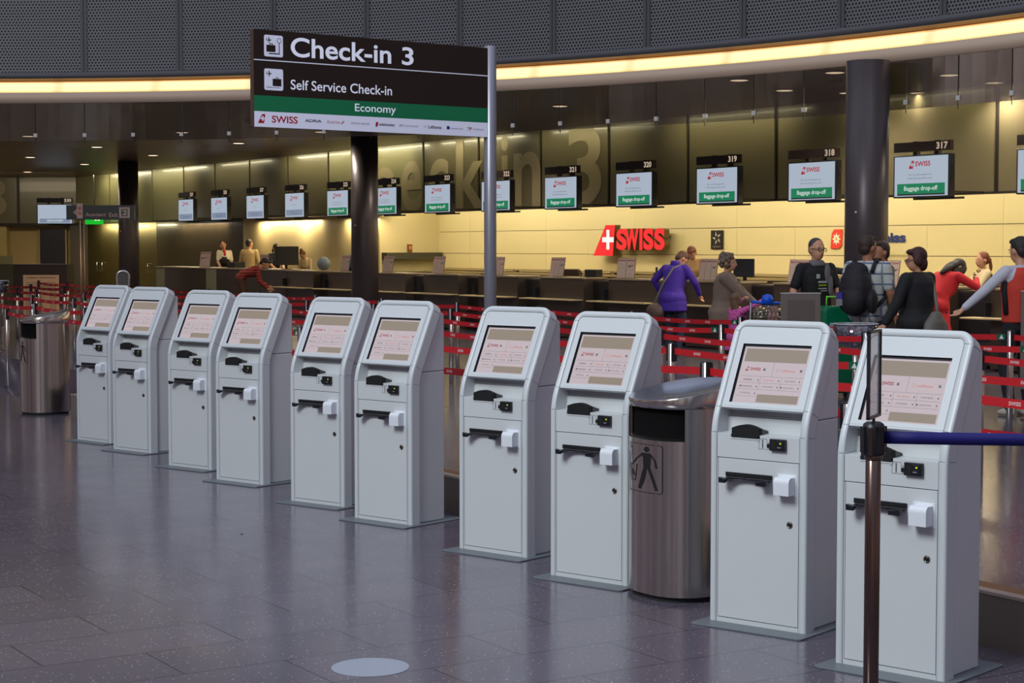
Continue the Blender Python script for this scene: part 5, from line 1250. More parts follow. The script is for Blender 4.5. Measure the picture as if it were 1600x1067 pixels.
# ================================================================== PEOPLE
def remesh(mb, name, m_, parent, voxel=.011, smooth=4, subsurf=False):
    me = bpy.data.meshes.new(name + '_src'); me.from_pydata([tuple(p) for p in mb.v], [], mb.f); me.update()
    o = bpy.data.objects.new(name + '_src', me); COL.objects.link(o)
    r = o.modifiers.new('r', 'REMESH'); r.mode = 'VOXEL'; r.voxel_size = voxel
    s = o.modifiers.new('s', 'SMOOTH'); s.iterations = smooth; s.factor = .5
    dg = bpy.context.evaluated_depsgraph_get(); out = bpy.data.meshes.new_from_object(o.evaluated_get(dg))
    bpy.data.objects.remove(o); bpy.data.meshes.remove(me)
    out.name = name; out.materials.clear()
    for q in (m_ if isinstance(m_, (list, tuple)) else [m_]): out.materials.append(q)
    for p in out.polygons: p.use_smooth = True; p.material_index = 0
    ob = bpy.data.objects.new(name, out); COL.objects.link(ob); ob.parent = parent
    return ob
def capsule(mb, a, b, ra, rb, n=14, sq=None):
    """tapered limb from a to b with rounded ends"""
    a = Vector(a); b = Vector(b); d = b - a; L = d.length
    if L < 1e-5: d = Vector((0, 0, 1)); L = 1e-5
    t = d.normalized(); up = Vector((0, 1, 0)) if abs(t.y) < .9 else Vector((1, 0, 0)); u = t.cross(up).normalized(); v = t.cross(u)
    rings = []
    for k in range(5):
        q = PI / 2 * (1 - k / 4.0); rings.append((a - t * ra * math.sin(q), max(1e-4, ra * math.cos(q))))
    for k in range(1, 5):
        q = PI / 2 * k / 4.0; 
        if k == 1: rings.append((b, rb))
        rings.append((b + t * rb * math.sin(q), max(1e-4, rb * math.cos(q))))
    vs = []; fs = []
    for c, r in rings:
        for i in range(n): an = 2 * PI * i / n; vs.append(c + u * r * math.cos(an) + v * r * math.sin(an))
    for j in range(len(rings) - 1):
        for i in range(n): fs.append((j * n + i, j * n + (i + 1) % n, (j + 1) * n + (i + 1) % n, (j + 1) * n + i))
    fs.append(tuple(range(n - 1, -1, -1))); fs.append(tuple((len(rings) - 1) * n + i for i in range(n)))
    mb.add(vs, fs, 0)
def ellip(mb, c, r, T=None, n=16, m=9):
    vs = []; fs = []; c = Vector(c)
    for j in range(m + 1):
        p = PI * j / m
        for i in range(n):
            a = 2 * PI * i / n; v = Vector((r[0] * max(.002, math.sin(p)) * math.cos(a), r[1] * max(.002, math.sin(p)) * math.sin(a), -r[2] * math.cos(p)))
            vs.append(c + v if T is None else T(c + v))
    for j in range(m):
        for i in range(n): fs.append((j * n + i, j * n + (i + 1) % n, (j + 1) * n + (i + 1) % n, (j + 1) * n + i))
    fs.append(tuple(range(n - 1, -1, -1))); fs.append(tuple(m * n + i for i in range(n)))
    mb.add(vs, fs, 0)
def loft(mb, rings, T, n=24, e=.85):
    vs = []; fs = []
    for (cx, cy, z, rx, ry) in rings:
        for i in range(n):
            a = 2 * PI * i / n; ca, sa = math.cos(a), math.sin(a)
            vs.append(T(Vector((cx + rx * math.copysign(abs(ca) ** e, ca), cy + ry * math.copysign(abs(sa) ** e, sa), z))))
    k = len(rings)
    for j in range(k - 1):
        for i in range(n): fs.append((j * n + i, j * n + (i + 1) % n, (j + 1) * n + (i + 1) % n, (j + 1) * n + i))
    fs.append(tuple(range(n - 1, -1, -1))); fs.append(tuple((k - 1) * n + i for i in range(n)))
    mb.add(vs, fs, 0)
def ik(a, b, l1, l2, hint):
    a = Vector(a); b = Vector(b); d = b - a; L = min(d.length, (l1 + l2) * .995); t = d.normalized(); b = a + t * L
    x = (l1 * l1 - l2 * l2 + L * L) / (2 * L); h = math.sqrt(max(0, l1 * l1 - x * x)); hv = Vector(hint); hv = (hv - t * hv.dot(t)).normalized()
    return a + t * x + hv * h, b
SKIN = mat('skin', (205, 150, 118), .5, noise=.06, nscale=20)
SKIN2 = mat('skin_tan', (176, 120, 90), .5, noise=.06, nscale=20)
def cloth(name, rgb, noise=.08, rough=.8): return mat('cloth_' + name, rgb, rough, noise=noise, nscale=9, bump=.25, bscale=26)
def striped(name, c1, c2, scale=26, axis='Z', plaid=False, c3=None):
    m, t, b = principled('cloth_' + name); tcn = t.nodes.new('ShaderNodeTexCoord'); sp = t.nodes.new('ShaderNodeSeparateXYZ'); t.links.new(tcn.outputs['Object'], sp.inputs[0])
    def stripe(out, sc, th):
        a = t.nodes.new('ShaderNodeMath'); a.operation = 'MULTIPLY'; a.inputs[1].default_value = sc; t.links.new(out, a.inputs[0])
        f = t.nodes.new('ShaderNodeMath'); f.operation = 'FRACT'; t.links.new(a.outputs[0], f.inputs[0])
        g = t.nodes.new('ShaderNodeMath'); g.operation = 'LESS_THAN'; g.inputs[1].default_value = th; t.links.new(f.outputs[0], g.inputs[0]); return g.outputs[0]
    mx = t.nodes.new('ShaderNodeMix'); mx.data_type = 'RGBA'; mx.inputs[6].default_value = lin(*c1); mx.inputs[7].default_value = lin(*c2)
    t.links.new(stripe(sp.outputs[axis], scale, .5 if not plaid else .16), mx.inputs[0]); last = mx
    if plaid:
        m2 = t.nodes.new('ShaderNodeMix'); m2.data_type = 'RGBA'; m2.inputs[7].default_value = lin(*c3); t.links.new(stripe(sp.outputs['X'], scale * 1.1, .16), m2.inputs[0]); t.links.new(mx.outputs[2], m2.inputs[6]); last = m2
    t.links.new(last.outputs[2], b.inputs['Base Color']); b.inputs['Roughness'].default_value = .85; MATS['cloth_' + name] = m; return m
def blotchy(name, c1, c2, scale, th=.5):
    m, t, b = principled('cloth_' + name); tcn = t.nodes.new('ShaderNodeTexCoord'); n = t.nodes.new('ShaderNodeTexNoise'); n.inputs['Scale'].default_value = scale; n.inputs['Detail'].default_value = 1; t.links.new(tcn.outputs['Object'], n.inputs['Vector'])
    g = t.nodes.new('ShaderNodeMath'); g.operation = 'LESS_THAN'; g.inputs[1].default_value = th; t.links.new(n.outputs['Fac'], g.inputs[0])
    mx = t.nodes.new('ShaderNodeMix'); mx.data_type = 'RGBA'; mx.inputs[6].default_value = lin(*c1); mx.inputs[7].default_value = lin(*c2); t.links.new(g.outputs[0], mx.inputs[0]); t.links.new(mx.outputs[2], b.inputs['Base Color']); b.inputs['Roughness'].default_value = .85
    MATS['cloth_' + name] = m; return m
EYEM = None
def face_dir(dx, dy): return math.atan2(dx, -dy)
def person(label, loc, rz, height=1.72, skin=SKIN, hairc=(50, 34, 26), hair='short', lean=0, head=(0, 0, 0), lh=None, rh=None, lhint=(.3, .5, -.6), rhint=(-.3, .5, -.6),
           top=None, topc=None, sleeve='long', hem=.90, pants=None, skirt=False, shoes=(30, 28, 28), build=1.0, fem=False, glasses=False, feet=((-.10, 0.0), (.10, -.04)), crouch=0.0, extra=None, lfist=False, rfist=False, beard=False):
    S = height / 1.75; t = empty('person', loc, rz, label, 'person'); t.scale = (S, S, S)
    la = math.radians(lean); P0 = Vector((0, 0, .95 - crouch))
    def T(p):
        p = Vector(p); p.z -= crouch
        k = max(0.0, min(1.0, (p.z - (.88 - crouch)) / .30)); a = la * k
        q = p - P0; return P0 + Matrix.Rotation(a, 3, 'X') @ q
    def TH(p):                                        # head: turned about the top of the neck
        p = Vector(p); piv = Vector((0, .0, 1.50)); R_ = Matrix.Rotation(math.radians(head[1]), 3, 'Z') @ Matrix.Rotation(math.radians(head[2]), 3, 'Y') @ Matrix.Rotation(math.radians(head[0]), 3, 'X')
        q = piv + R_ @ ((p - piv) * 1.10) - Vector((0, 0, .028))
        # stay upright relative to a bent torso as told by the pitch
        return T(q)
    B = build; sw = (.158 if fem else .182) * B
    shl, shr = T((sw, .01, 1.415)), T((-sw, .01, 1.415))
    hipz = .93 - crouch; hl, hr = Vector((.095 * B, 0, hipz)), Vector((-.095 * B, 0, hipz))
    lh = Vector(lh) if lh else T((.235 * build, -.06, .80)); rh = Vector(rh) if rh else T((-.235 * build, -.06, .80))
    el, lw = ik(shl, lh, .285, .255, lhint); er, rw = ik(shr, rh, .285, .255, rhint)
    ank = [Vector((feet[1][0], feet[1][1], .085)), Vector((feet[0][0], feet[0][1], .085))]
    kn = [ik(hl, ank[0], .435, .43, (.15, -1, 0))[0], ik(hr, ank[1], .435, .43, (-.15, -1, 0))[0]]
    # ---- body: one continuous skin
    mb = MB()
    ellip(mb, (0, .012, 1.648), (.074, .092, .100), TH); ellip(mb, (0, -.018, 1.598), (.056, .070, .078), TH); ellip(mb, (0, -.046, 1.560), (.030, .030, .026), TH)
    ellip(mb, (0, -.092, 1.615), (.013, .018, .022), TH, 10, 6); ellip(mb, (0, -.082, 1.640), (.010, .012, .026), TH, 10, 6)
    for s_ in (-1, 1): ellip(mb, (s_ * .077, .016, 1.625), (.010, .018, .030), TH, 10, 6)
    ellip(mb, (0, -.083, 1.578), (.022, .010, .007), TH, 10, 5)
    nb = T((0, .015, 1.42)); capsule(mb, nb, TH((0, .012, 1.575)), .057 if not fem else .048, .050 if not fem else .042)
    w = .88
    loft(mb, [(0, 0, .86, .15 * B * w, .10 * B * w), (0, 0, 1.0, .15 * B * w, .11 * B * w), (0, 0, 1.10, .135 * B * w, .10 * B * w), (0, 0, 1.28, .16 * B * w, .115 * B * w), (0, 0.005, 1.40, .17 * B * w, .10 * B * w), (0, .01, 1.455, .08, .06)], T)
    for sh, e_, w_ in ((shl, el, lw), (shr, er, rw)):
        capsule(mb, sh, e_, .050 * B, .038 * B); capsule(mb, e_, w_, .038 * B, .026)
    for h_, k_, a_ in ((hl, kn[0], ank[0]), (hr, kn[1], ank[1])):
        capsule(mb, h_, k_, (.062 if hem < .89 else .076) * B, .046 * B); capsule(mb, k_, a_, .046 * B, .034)
    # hands
    for side, e_, w_, fist in ((1, el, lw, lfist), (-1, er, rw, rfist)):
        d = (w_ - e_).normalized(); up = Vector((0, -1, 0)) if abs(d.y) < .75 else Vector((0, 0, 1)); sd_ = d.cross(up).normalized(); pn = sd_.cross(d).normalized()
        pc = w_ + d * .045
        capsule(mb, w_, w_ + d * .05, .024, .024); 
        for q in (-.018, 0, .018): capsule(mb, w_ + d * .02 + up * q, w_ + d * .075 + up * q * 1.3, .014, .013, 8)
        inn = sd_ * (-side)
        for fi, (q, l) in enumerate(((-.033, .062), (-.011, .075), (.011, .072), (.033, .055))):
            b0 = w_ + d * .080 + up * q; cv = 1.0 if fist else .35
            b1 = b0 + (d * (1 - .6 * cv) + inn * .8 * cv).normalized() * l * .5; b2 = b1 + (d * (.8 - 1.2 * cv) + inn * cv).normalized() * l * .5
            capsule(mb, b0, b1, .0095, .0090, 8); capsule(mb, b1, b2, .0090, .0080, 8)
        th0 = w_ + d * .025 + up * .026; th1 = th0 + (d * .6 + up * .75 + inn * .3).normalized() * .036; th2 = th1 + (d + inn * .4).normalized() * .030
        capsule(mb, th0, th1, .0115, .0105, 8); capsule(mb, th1, th2, .0105, .0090, 8)
    remesh(mb, 'body', skin, t, .0085, 3)
    # ---- face details
    mb = MB()
    for s_ in (-1, 1):
        ellip(mb, (s_ * .030, -.0795, 1.634), (.0125, .006, .0065), TH, 10, 6); nf = len(mb.f)
        ellip(mb, (s_ * .030, -.0850, 1.634), (.0055, .0028, .0058), TH, 8, 5)
        for q in range(nf, len(mb.f)): mb.m[q] = 1
        nf = len(mb.f); ellip(mb, (s_ * .031, -.083, 1.655), (.019, .006, .0042), TH, 8, 5)
        for q in range(nf, len(mb.f)): mb.m[q] = 2
    nf = len(mb.f); ellip(mb, (0, -.0925, 1.5795), (.019, .004, .0045), TH, 8, 5)
    for q in range(nf, len(mb.f)): mb.m[q] = 3
    mb.sm = [True] * len(mb.f); mb.build('face_features', [mat('eye_white', (215, 208, 200), .3), mat('iris', (40, 28, 22), .2), mat('brow_%d' % hairc[0], hairc, .8), mat('lips', (160, 80, 74), .5)], t)
    hm = mat('hair_%d_%d_%d' % hairc, hairc, .55, noise=.35, nscale=50, bump=.6, bscale=90)
    if beard:
        mb = MB(); ellip(mb, (0, -.030, 1.560), (.052, .058, .040), TH); remesh(mb, 'beard', hm, t, .009, 3)
    if glasses:
        mb = MB()
        for s_ in (-1, 1):
            c = [TH((s_ * .031 + .023 * math.cos(a * PI / 8), -.098, 1.634 + .016 * math.sin(a * PI / 8))) for a in range(16)]; mb.tube(c, .0032, 6, closed=True)
            mb.tube([TH((s_ * .053, -.097, 1.640)), TH((s_ * .079, -.02, 1.642)), TH((s_ * .082, .02, 1.632))], .003, 6)
        mb.tube([TH((-.009, -.099, 1.638)), TH((.009, -.099, 1.638))], .003, 6); mb.build('glasses', mat('glasses_black', (16, 14, 14), .3), t)
    # ---- hair
    if hair:
        mb = MB()
        def HE(c, r): ellip(mb, c, r, TH)
        if hair == 'short': HE((0, .030, 1.672), (.082, .088, .090)); HE((0, .060, 1.625), (.072, .052, .068)); HE((0, -.030, 1.722), (.060, .050, .030))
        elif hair == 'crop': HE((0, .034, 1.682), (.077, .086, .080)); HE((0, .064, 1.630), (.066, .044, .055))
        elif hair == 'bob':
            HE((0, .028, 1.676), (.090, .094, .092)); HE((0, .058, 1.600), (.082, .058, .085)); HE((.075, .01, 1.63), (.022, .05, .055)); HE((-.075, .01, 1.63), (.022, .05, .055)); HE((0, -.04, 1.72), (.07, .05, .03))
        elif hair == 'curly':
            rr = random.Random(9)
            HE((0, .03, 1.675), (.092, .092, .088))
            for q in range(46):
                a = rr.random() * 6.28; z = 1.575 + rr.random() * .17; k = math.sqrt(max(0, 1 - ((z - 1.66) / .11) ** 2)); x = .088 * k * math.cos(a); y = .030 + .090 * k * math.sin(a)
                if y < -.035 and z < 1.69: continue
                HE((x, y, z), (.026, .026, .024))
        elif hair == 'long':
            HE((0, .028, 1.676), (.088, .092, .090)); HE((0, .060, 1.58), (.085, .055, .13)); HE((.06, .045, 1.46), (.042, .045, .15)); HE((-.06, .045, 1.46), (.042, .045, .15)); HE((0, .070, 1.42), (.075, .040, .16))
            HE((.074, .0, 1.61), (.022, .045, .08)); HE((-.074, .0, 1.61), (.022, .045, .08))
        elif hair == 'bun': HE((0, .028, 1.672), (.082, .088, .088)); HE((0, .060, 1.625), (.07, .05, .06)); HE((0, .060, 1.775), (.045, .045, .042))
        elif hair == 'pony': HE((0, .028, 1.672), (.082, .090, .088)); HE((0, .055, 1.620), (.072, .055, .060)); HE((0, .125, 1.62), (.030, .030, .040)); HE((0, .135, 1.54), (.026, .026, .08))
        elif hair == 'messy_fall':                                         # hair thrown forward over a bowed face
            HE((0, .02, 1.672), (.092, .096, .092)); HE((.03, -.06, 1.62), (.06, .05, .12)); HE((-.05, -.03, 1.60), (.05, .07, .13)); HE((.07, .0, 1.58), (.04, .06, .12)); HE((0, .07, 1.56), (.09, .05, .14)); HE((-.05, .08, 1.44), (.05, .04, .12)); HE((.02, -.07, 1.52), (.05, .04, .10))
        remesh(mb, 'hair', hm, t, .009, 2)
    # ---- top
    k = 1.0; mb = MB(); bx = .03
    fl = .05 if hem < .7 else 0
    lo = hem < .89
    rings = [(0, .0, hem, (.165 + (.022 if lo else 0) + fl * 1.3) * B, (.125 + (.03 if lo else 0) + fl) * B), (0, 0, hem + (1.0 - hem) * .5 if hem < .85 else .97, (.172 + (.022 if lo else 0) if not fem else .190) * B, (.132 + (.022 if lo else 0)) * B)] + \
            [(0, 0, 1.09, (.158 if not fem else .142) * B, .124 * B), (0, -.004 if not fem else -.014, 1.27, .178 * B if not fem else .160 * B, (.136 if not fem else .142) * B), (0, .004, 1.375, (.195 if not fem else .172) * B, .118 * B), (0, .012, 1.435, .140 * B, .088 * B), (0, .015, 1.478, .066, .062)]
    if hem < .85: rings.insert(1, (0, 0, hem + .02, (.190 + fl * 1.2) * B, (.156 + fl) * B))
    loft(mb, rings, T)
    if lo: ellip(mb, (0, .01, .93 - crouch), (.195 * B, .165 * B, .15))
    for sh, e_, w_ in ((shl, el, lw), (shr, er, rw)):
        if sleeve == 'long': capsule(mb, sh, e_, .058 * B, .048 * B); capsule(mb, e_, e_ + (w_ - e_) * .93, .048 * B, .036 * B)
        elif sleeve == 'mid': capsule(mb, sh, e_, .058 * B, .050 * B); capsule(mb, e_, e_ + (w_ - e_) * .15, .052 * B, .050 * B)
        elif sleeve == 'short': capsule(mb, sh, sh + (e_ - sh) * .72, .059 * B, .058 * B)
        capsule(mb, T((0, .015, 1.425)), sh, .055 * B, .052 * B)
    remesh(mb, 'top', top, t, .012, 7)
    # ---- trousers / skirt
    mb = MB()
    Tl = T; tk = .86 if hem < .89 else 1.0
    loft(mb, [(0, 0, .84, .168 * B * tk, .120 * B * tk), (0, 0, .93, .172 * B * tk, .126 * B * tk), (0, 0, 1.03, .148 * B * tk, .106 * B * tk)], Tl)
    for h_, k_, a_ in ((hl, kn[0], ank[0]), (hr, kn[1], ank[1])):
        capsule(mb, h_ + Vector((0, 0, -.02)), k_, .092 * B * tk, .066 * B); capsule(mb, k_, a_ + Vector((0, 0, .0)), .066 * B, .052)
    if skirt: loft(mb, [(0, 0, .46, .20, .16), (0, 0, .9, .175 * B, .13 * B)], lambda p: Vector(p) - Vector((0, 0, crouch)))
    remesh(mb, 'skirt' if skirt else 'trousers', pants, t, .013, 4)
    # ---- shoes
    sm_ = mat('shoe_%d_%d_%d' % shoes, shoes, .5)
    for a_ in ank:
        mb = MB(); ellip(mb, (a_.x, a_.y - .045, .040), (.045, .110, .036)); ellip(mb, (a_.x, a_.y - .11, .035), (.046, .055, .030)); ellip(mb, (a_.x, a_.y + .015, .065), (.040, .05, .045))
        for i_, v_ in enumerate(mb.v): v_.z = max(v_.z, .004)
        remesh(mb, 'shoe', sm_, t, .011, 2)
    info = dict(t=t, T=T, TH=TH, shl=shl, shr=shr, el=el, er=er, lw=lw, rw=rw, S=S)
    return info
def strap_on(info, pts, w, m_, name='strap', r=.018):
    mb = MB(); mb.tube(pts, r, 8); o = mb.build(name, m_, info['t']); return o
JEANS = cloth('jeans', (34, 42, 66)); BLACKC = cloth('black', (24, 24, 30)); DARKT = cloth('dark_trousers', (34, 32, 38))
back = face_dir(.844, .536)      # facing the desks
G = FZ
# uniformed agent behind the far desk
i = person('agent in white short-sleeved shirt and red scarf behind the far desk', (-7.93, 48.7, G + .12), face_dir(.15, -1), 1.74, hairc=(44, 28, 20), hair='pony', head=(4, 8, -14), lean=3, lh=(.16, -.25, .98), rh=(-.10, -.30, 1.02), top=cloth('agent_white', (226, 216, 190)), sleeve='short', pants=DARKT, fem=True)
mb = MB(); loft(mb, [(0, -.012, 1.02, .158, .138), (0, -.014, 1.20, .160, .146), (0, -.014, 1.30, .110, .146)], i['T']); mb.sm = [True] * len(mb.f); mb.build('waistcoat', BLACKC, i['t'])
mb = MB(); ellip(mb, (0, -.075, 1.455), (.055, .035, .03), i['T']); ellip(mb, (.02, -.13, 1.38), (.035, .02, .07), i['T']); remesh(mb, 'scarf', cloth('scarf_red', (214, 40, 60)), i['t'], .01, 2)
mb = MB()
for s_ in (-1, 1): ellip(mb, (s_ * .15, .0, 1.475), (.04, .03, .012), i['T'])
mb.build('shoulder_badges', mat('gold_badge', (190, 150, 60), .4), i['t'])
# man seen from behind in a beige sweater
person('man in a beige sweater seen from behind, beside the far uniformed agent', (-7.083, 47.71, G + .12), face_dir(.35, 1), 1.76, hairc=(36, 26, 20), hair='crop', head=(0, -10, 0), top=cloth('beige_sweater', (176, 150, 104)), pants=DARKT, lh=(.28, -.12, .92), rh=(-.28, -.12, .92), build=1.12)
# agent at the computer
i = person('agent in a dark waistcoat with pulled-back hair behind the black computer screen', (-6.202, 46.04, G + .12), face_dir(.55, -.9), 1.66, hairc=(52, 34, 22), hair='pony', head=(12, 10, 0), lean=12, lh=(.12, -.40, 1.02), rh=(-.10, -.40, 1.02), top=cloth('agent_navy', (24, 26, 44)), sleeve='short', pants=DARKT, fem=True)
# bowed head with a bun
i = person('person with a high hair bun bowed low behind the desk, white top', (-5.122, 44.34, G + .12), face_dir(-.4, -1), 1.55, hairc=(120, 78, 34), hair='bun', head=(30, 0, 0), lean=22, top=cloth('pale_top', (206, 180, 140)), pants=DARKT, lh=(.15, -.4, .95), rh=(-.15, -.4, .95), fem=True)
for (s_, d_, r_, lab, nm) in ((17.85, .05, .19, 'blue patterned globe on the desk right of the bowed person', 'globe'), (19.35, .05, .16, 'grey-blue cushion-like bag on the desk left of the bowed person', 'bag')):
    mb = MB(); mb.lathe([(r_ * .35, 0)] + [(r_ * math.sin(PI * q / 12), r_ - r_ * math.cos(PI * q / 12)) for q in range(2, 12)] + [(.002, 2 * r_)], 28)
    tag(mb.build(nm, mat(nm + '_blue', (70, 100, 150) if nm == 'globe' else (110, 124, 140), .5, noise=.5, nscale=14), loc=HF(s_, d_, FZ + 1.121)), lab, nm)
# bending man in stripes
person('man in a red striped sweater bending forward in front of the far desks', (-6.45, 41.9, G), face_dir(1, .1), 1.76, hairc=(30, 22, 18), hair='short', lean=64, head=(-20, 0, 0), top=striped('red_stripes', (112, 30, 28), (150, 60, 50), 14), pants=cloth('brown_trousers', (72, 48, 36)), shoes=(40, 30, 26), lh=(.16, -.66, .72), rh=(-.10, -.62, .70), crouch=.02, feet=((-.12, .05), (.12, -.1)))
# purple coat
i = person('woman in a purple coat seen from behind at the desk, head bowed', (2.49, 27.3, G), face_dir(.60, .8), 1.66, hairc=(86, 56, 40), hair='short', lean=10, head=(42, -25, 0), top=cloth('purple', (66, 38, 150), .12), hem=.72, pants=JEANS, fem=True, build=1.22, lh=(.36, -.20, 1.0), rh=(-.30, -.34, .98), lhint=(.9, .3, -.3), rhint=(-.9, .3, -.3))
mb = MB(); loft(mb, [(0, .01, 1.42, .10, .085), (0, .02, 1.50, .082, .075), (0, .03, 1.535, .075, .07)], i['T']); mb.sm = [True] * len(mb.f); mb.build('collar', MATS['cloth_purple'], i['t'])
T_ = i['T']; strap_on(i, [T_((-.12, .05, 1.47)), T_((-.05, .15, 1.40)), T_((.10, .17, 1.15)), T_((.24, .14, .90)), T_((.27, .12, .80))], .03, mat('strap_grey', (110, 104, 108), .7), 'bag_strap')
mb = MB(); ellip(mb, (.24, .15, .72), (.17, .09, .13)); remesh(mb, 'shoulder_bag', mat('bag_brown', (96, 76, 66), .6, noise=.2), i['t'], .012, 3)
# older woman, beige jumper, pushing the cart
i = person('grey-haired woman in a brown-beige jumper pushing the cart', (2.66, 22.05, G), face_dir(.80, -.22), 1.60, hairc=(110, 92, 78), hair='curly', head=(2, -6, 0), lean=4, top=cloth('taupe', (124, 106, 92)), hem=.82, pants=cloth('black_trousers', (22, 20, 24)), fem=True, build=1.38, lh=(.12, -.48, .98), rh=(-.12, -.50, 1.0), lfist=True, rfist=True)
mb = MB(); loft(mb, [(0, -.02, 1.43, .085, .085), (0, -.0, 1.48, .075, .075)], i['T']); ellip(mb, (.03, -.15, 1.32), (.07, .03, .10), i['T']); remesh(mb, 'scarf', blotchy('scarf_pattern', (150, 140, 120), (60, 80, 70), 30), i['t'], .012, 2)
# girl in pink
PINK = blotchy('pink_dots', (222, 96, 172), (90, 40, 90), 42, .40)
i = person('small girl in a pink patterned jacket reaching up to the cart', (2.70, 21.15, G), face_dir(.9, .42), 1.12, hairc=(112, 82, 58), hair='long', head=(-4, 0, 0), top=PINK, hem=.68, pants=cloth('pink_trousers', (200, 80, 150)), fem=True, build=1.15, lh=(.28, -.30, 1.62), rh=(-.10, -.52, 1.62), rhint=(-.6, 0, -.5), lhint=(.8, 0, -.4), lfist=True, shoes=(200, 120, 160))
# man with glasses
i = person('man with glasses in a black printed T-shirt and grey scarf', (3.48, 20.2, G), face_dir(.42, -.9), 1.77, skin=SKIN, hairc=(70, 66, 66), hair='crop', head=(0, -2, 4), top=cloth('black_tee', (20, 20, 24), .05), sleeve='short', pants=DARKT, glasses=True, lh=(.20, -.30, 1.02), rh=(-.30, -.16, .98), build=1.08)
mb = MB(); loft(mb, [(0, .0, 1.435, .105, .095), (0, -.005, 1.47, .095, .09), (0, .0, 1.505, .075, .072)], i['T']); ellip(mb, (.05, -.145, 1.36), (.04, .022, .11), i['T']); ellip(mb, (.09, -.15, 1.22), (.035, .02, .12), i['T']); remesh(mb, 'scarf', cloth('scarf_grey', (110, 106, 110)), i['t'], .011, 2)
mb = MB()
for (x, z, w, h, q) in ((-.08, 1.30, .05, .05, 0), (-.02, 1.25, .12, .022, 0), (-.02, 1.215, .11, .018, 1), (-.02, 1.18, .12, .014, 0), (.0, 1.155, .09, .012, 0)):
    y = -.152; mb.add([i['T']((x - w / 2, y, z)), i['T']((x + w / 2, y, z)), i['T']((x + w / 2, y - .004, z + h)), i['T']((x - w / 2, y - .004, z + h))], [(0, 1, 2, 3)], q)
mb.build('shirt_print', [mat('tee_white', (190, 190, 190), .7), mat('tee_lime', (150, 190, 40), .7)], i['t'])
# man with the backpack
i = person('man in a checked shirt with a big black backpack', (3.90, 19.35, G), face_dir(.55, .75), 1.80, skin=SKIN2, hairc=(58, 42, 34), hair='short', head=(2, -20, 0), top=striped('plaid', (200, 204, 200), (96, 112, 140), 9, 'Z', True, (120, 130, 140)), sleeve='short', hem=.88, pants=JEANS, lh=(.27, -.16, .96), rh=(-.26, -.12, .90), build=1.12, shoes=(200, 196, 186))
T_ = i['T']; mb = MB()
ellip(mb, (0.02, .26, 1.16), (.185, .15, .27), T_); ellip(mb, (0.02, .35, 1.06), (.15, .09, .15), T_); ellip(mb, (0.02, .24, 1.38), (.13, .10, .09), T_); ellip(mb, (-.17, .24, 1.05), (.05, .08, .13), T_); remesh(mb, 'backpack', mat('backpack_black', (26, 24, 30), .7, bump=.4, bscale=20), i['t'], .013, 3)
for s_ in (-1, 1): strap_on(i, [T_((s_ * .12, .16, 1.36)), T_((s_ * .125, .08, 1.485)), T_((s_ * .13, -.06, 1.45)), T_((s_ * .15, -.13, 1.28)), T_((s_ * .20, -.02, 1.10)), T_((s_ * .17, .14, 1.0))], .03, MATS['backpack_black'], 'shoulder_strap', .020)
mb = MB(); X = Matrix.Identity(4); p = T_((.12, .42, 1.10)); mb.box(p.x - .04, p.x + .03, p.y - .03, p.y + .03, p.z - .02, p.z + .05, 0); mb.box(p.x - .04, p.x + .03, p.y - .03, p.y + .03, p.z - .09, p.z - .02, 1); mb.build('bag_tag', [mat('tag_violet', (60, 50, 140), .5), mat('tag_silver', (130, 130, 140), .4)], i['t'])
mb = MB(); mb.box(-.04, .04, .125, .150, .90, .96, 0); mb.build('red_patch', mat('patch_red', (200, 30, 40), .6), i['t'])
# bearded man behind him, arm raised
i = person('bearded man in a camouflage jacket half hidden behind the backpack man, arm up', (4.32, 20.75, G), face_dir(-.75, -.35), 1.74, skin=SKIN2, hairc=(48, 34, 28), hair='short', beard=True, head=(0, 0, 0), top=blotchy('camo', (120, 118, 104), (86, 84, 78), 9), pants=JEANS, rh=(-.34, -.50, 1.42), lh=(.25, -.25, 1.0), rhint=(-.3, 0, -1), rfist=False)
# woman in black with a grey bag
i = person('woman with glasses and short auburn hair, black coat and grey shoulder bag', (4.22, 18.4, G), face_dir(-.55, .62), 1.66, hairc=(66, 30, 28), hair='bob', head=(6, 48, 0) , top=cloth('black_coat', (30, 30, 34)), hem=.55, pants=DARKT, glasses=True, fem=True, build=1.32, lh=(.40, -.16, .86), rh=(-.40, -.16, .86))
T_ = i['T']; strap_on(i, [T_((-.14, -.06, 1.44)), T_((-.135, .02, 1.465)), T_((-.12, .13, 1.36)), T_((-.08, .20, 1.15)), T_((-.03, .25, 1.05))], .03, mat('strap_taupe', (120, 114, 106), .7), 'bag_strap', .020)
mb = MB(); loft(mb, [(.0, .26, .70, .20, .085), (.0, .26, .80, .22, .095), (.0, .25, .94, .16, .08), (-.02, .24, 1.06, .05, .04)], lambda p: Vector(p)); remesh(mb, 'shoulder_bag', mat('bag_grey', (112, 108, 102), .65, bump=.4, bscale=12), i['t'], .012, 3)
# red coat, bowed
i = person('person in a long red coat with black hair bent low over the desk', (5.56, 23.2, G), face_dir(.75, .5), 1.68, hairc=(26, 20, 20), hair='messy_fall', lean=34, head=(30, -10, 0), top=cloth('red_coat', (206, 36, 44), .12), hem=.38, pants=BLACKC, fem=True, build=1.15, lh=(.10, -.52, 1.50), rh=(-.20, -.60, 1.30), lhint=(.8, 0, -.6), rhint=(-.8, 0, -.6), lfist=True)
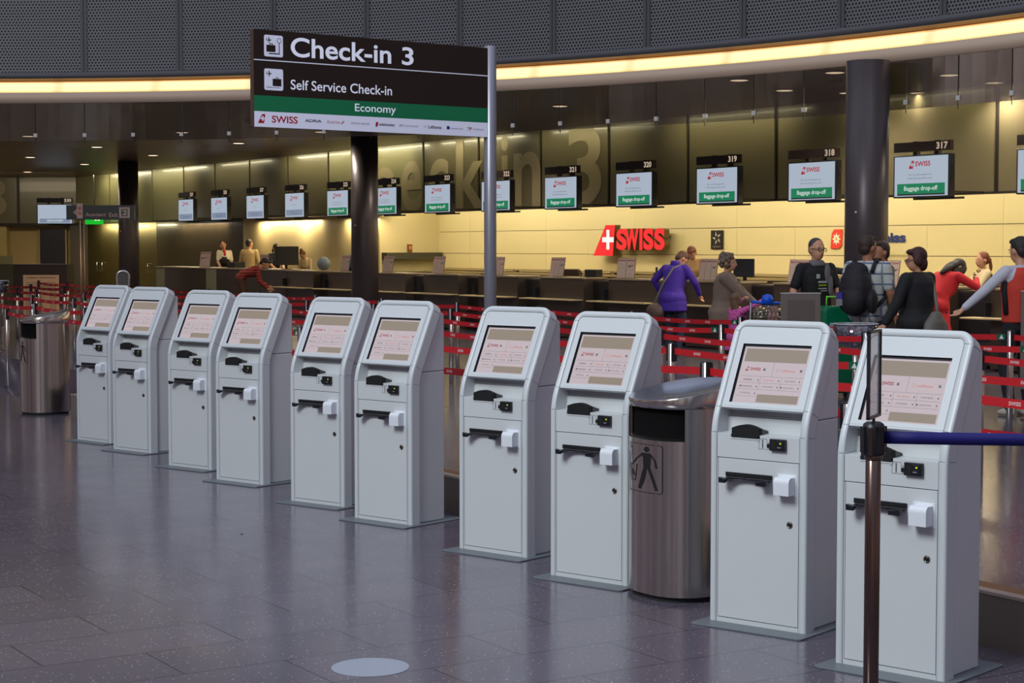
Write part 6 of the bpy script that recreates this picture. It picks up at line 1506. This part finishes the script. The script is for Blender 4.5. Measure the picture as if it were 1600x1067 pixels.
# seated-height agent with ponytail
i = person('agent with a brown ponytail and patterned scarf facing left behind the desk', (6.86, 25.75, G + .0), face_dir(-1, -.25), 1.60, hairc=(110, 56, 34), hair='pony', head=(6, 0, 0), top=cloth('agent_cream', (206, 188, 150)), sleeve='mid', pants=DARKT, fem=True, lh=(.16, -.34, 1.0), rh=(-.12, -.36, 1.0))
mb = MB(); loft(mb, [(0, .012, 1.0, .152, .130), (0, .012, 1.30, .165, .136), (0, .03, 1.40, .165, .105)], i['T']); mb.sm = [True] * len(mb.f); mb.build('waistcoat', BLACKC, i['t'])
mb = MB(); ellip(mb, (0, -.07, 1.45), (.055, .04, .035), i['T']); ellip(mb, (0, -.14, 1.36), (.05, .02, .08), i['T']); remesh(mb, 'scarf', blotchy('scarf_gold', (190, 170, 110), (90, 40, 50), 40), i['t'], .01, 2)
# man with the red vest at the edge
i = person('man in a white and red jacket at the right edge, one arm stretched out', (5.02, 17.35, G), face_dir(-.5, 1), 1.77, skin=SKIN, hairc=(40, 34, 34), hair='short', head=(6, 0, 0), lean=4, top=cloth('varsity_white', (196, 196, 208)), pants=cloth('dark_jeans', (24, 26, 34)), lh=(.62, -.24, .99), rh=(-.25, -.1, .9), lhint=(.1, .6, .2), rhint=(-.4, .5, -.4), shoes=(190, 184, 170), build=1.08)
mb = MB(); loft(mb, [(0, .0, .92, .205, .165), (0, .0, 1.1, .20, .160), (0, .0, 1.25, .208, .172), (0, .008, 1.38, .185, .150), (0, .012, 1.45, .125, .112)], i['T']); remesh(mb, 'vest', cloth('vest_red', (200, 60, 44)), i['t'], .012, 3)
mb = MB(); mb.tube([i['T']((.20, .0, 1.0)), i['T']((.21, .0, 1.25)), i['T']((.17, .0, 1.45))], .03, 8); mb.build('side_stripe', BLACKC, i['t'])
# person behind the leaflets beside the purple coat
person('agent with chestnut hair looking down behind the desk next to the purple coat', (3.258, 31.24, G + .12), face_dir(-.6, -1), 1.62, hairc=(120, 66, 36), hair='short', head=(34, 10, 0), lean=14, top=cloth('agent_tan', (190, 150, 100)), pants=DARKT, fem=True, lh=(.15, -.38, 1.0), rh=(-.15, -.38, 1.0))
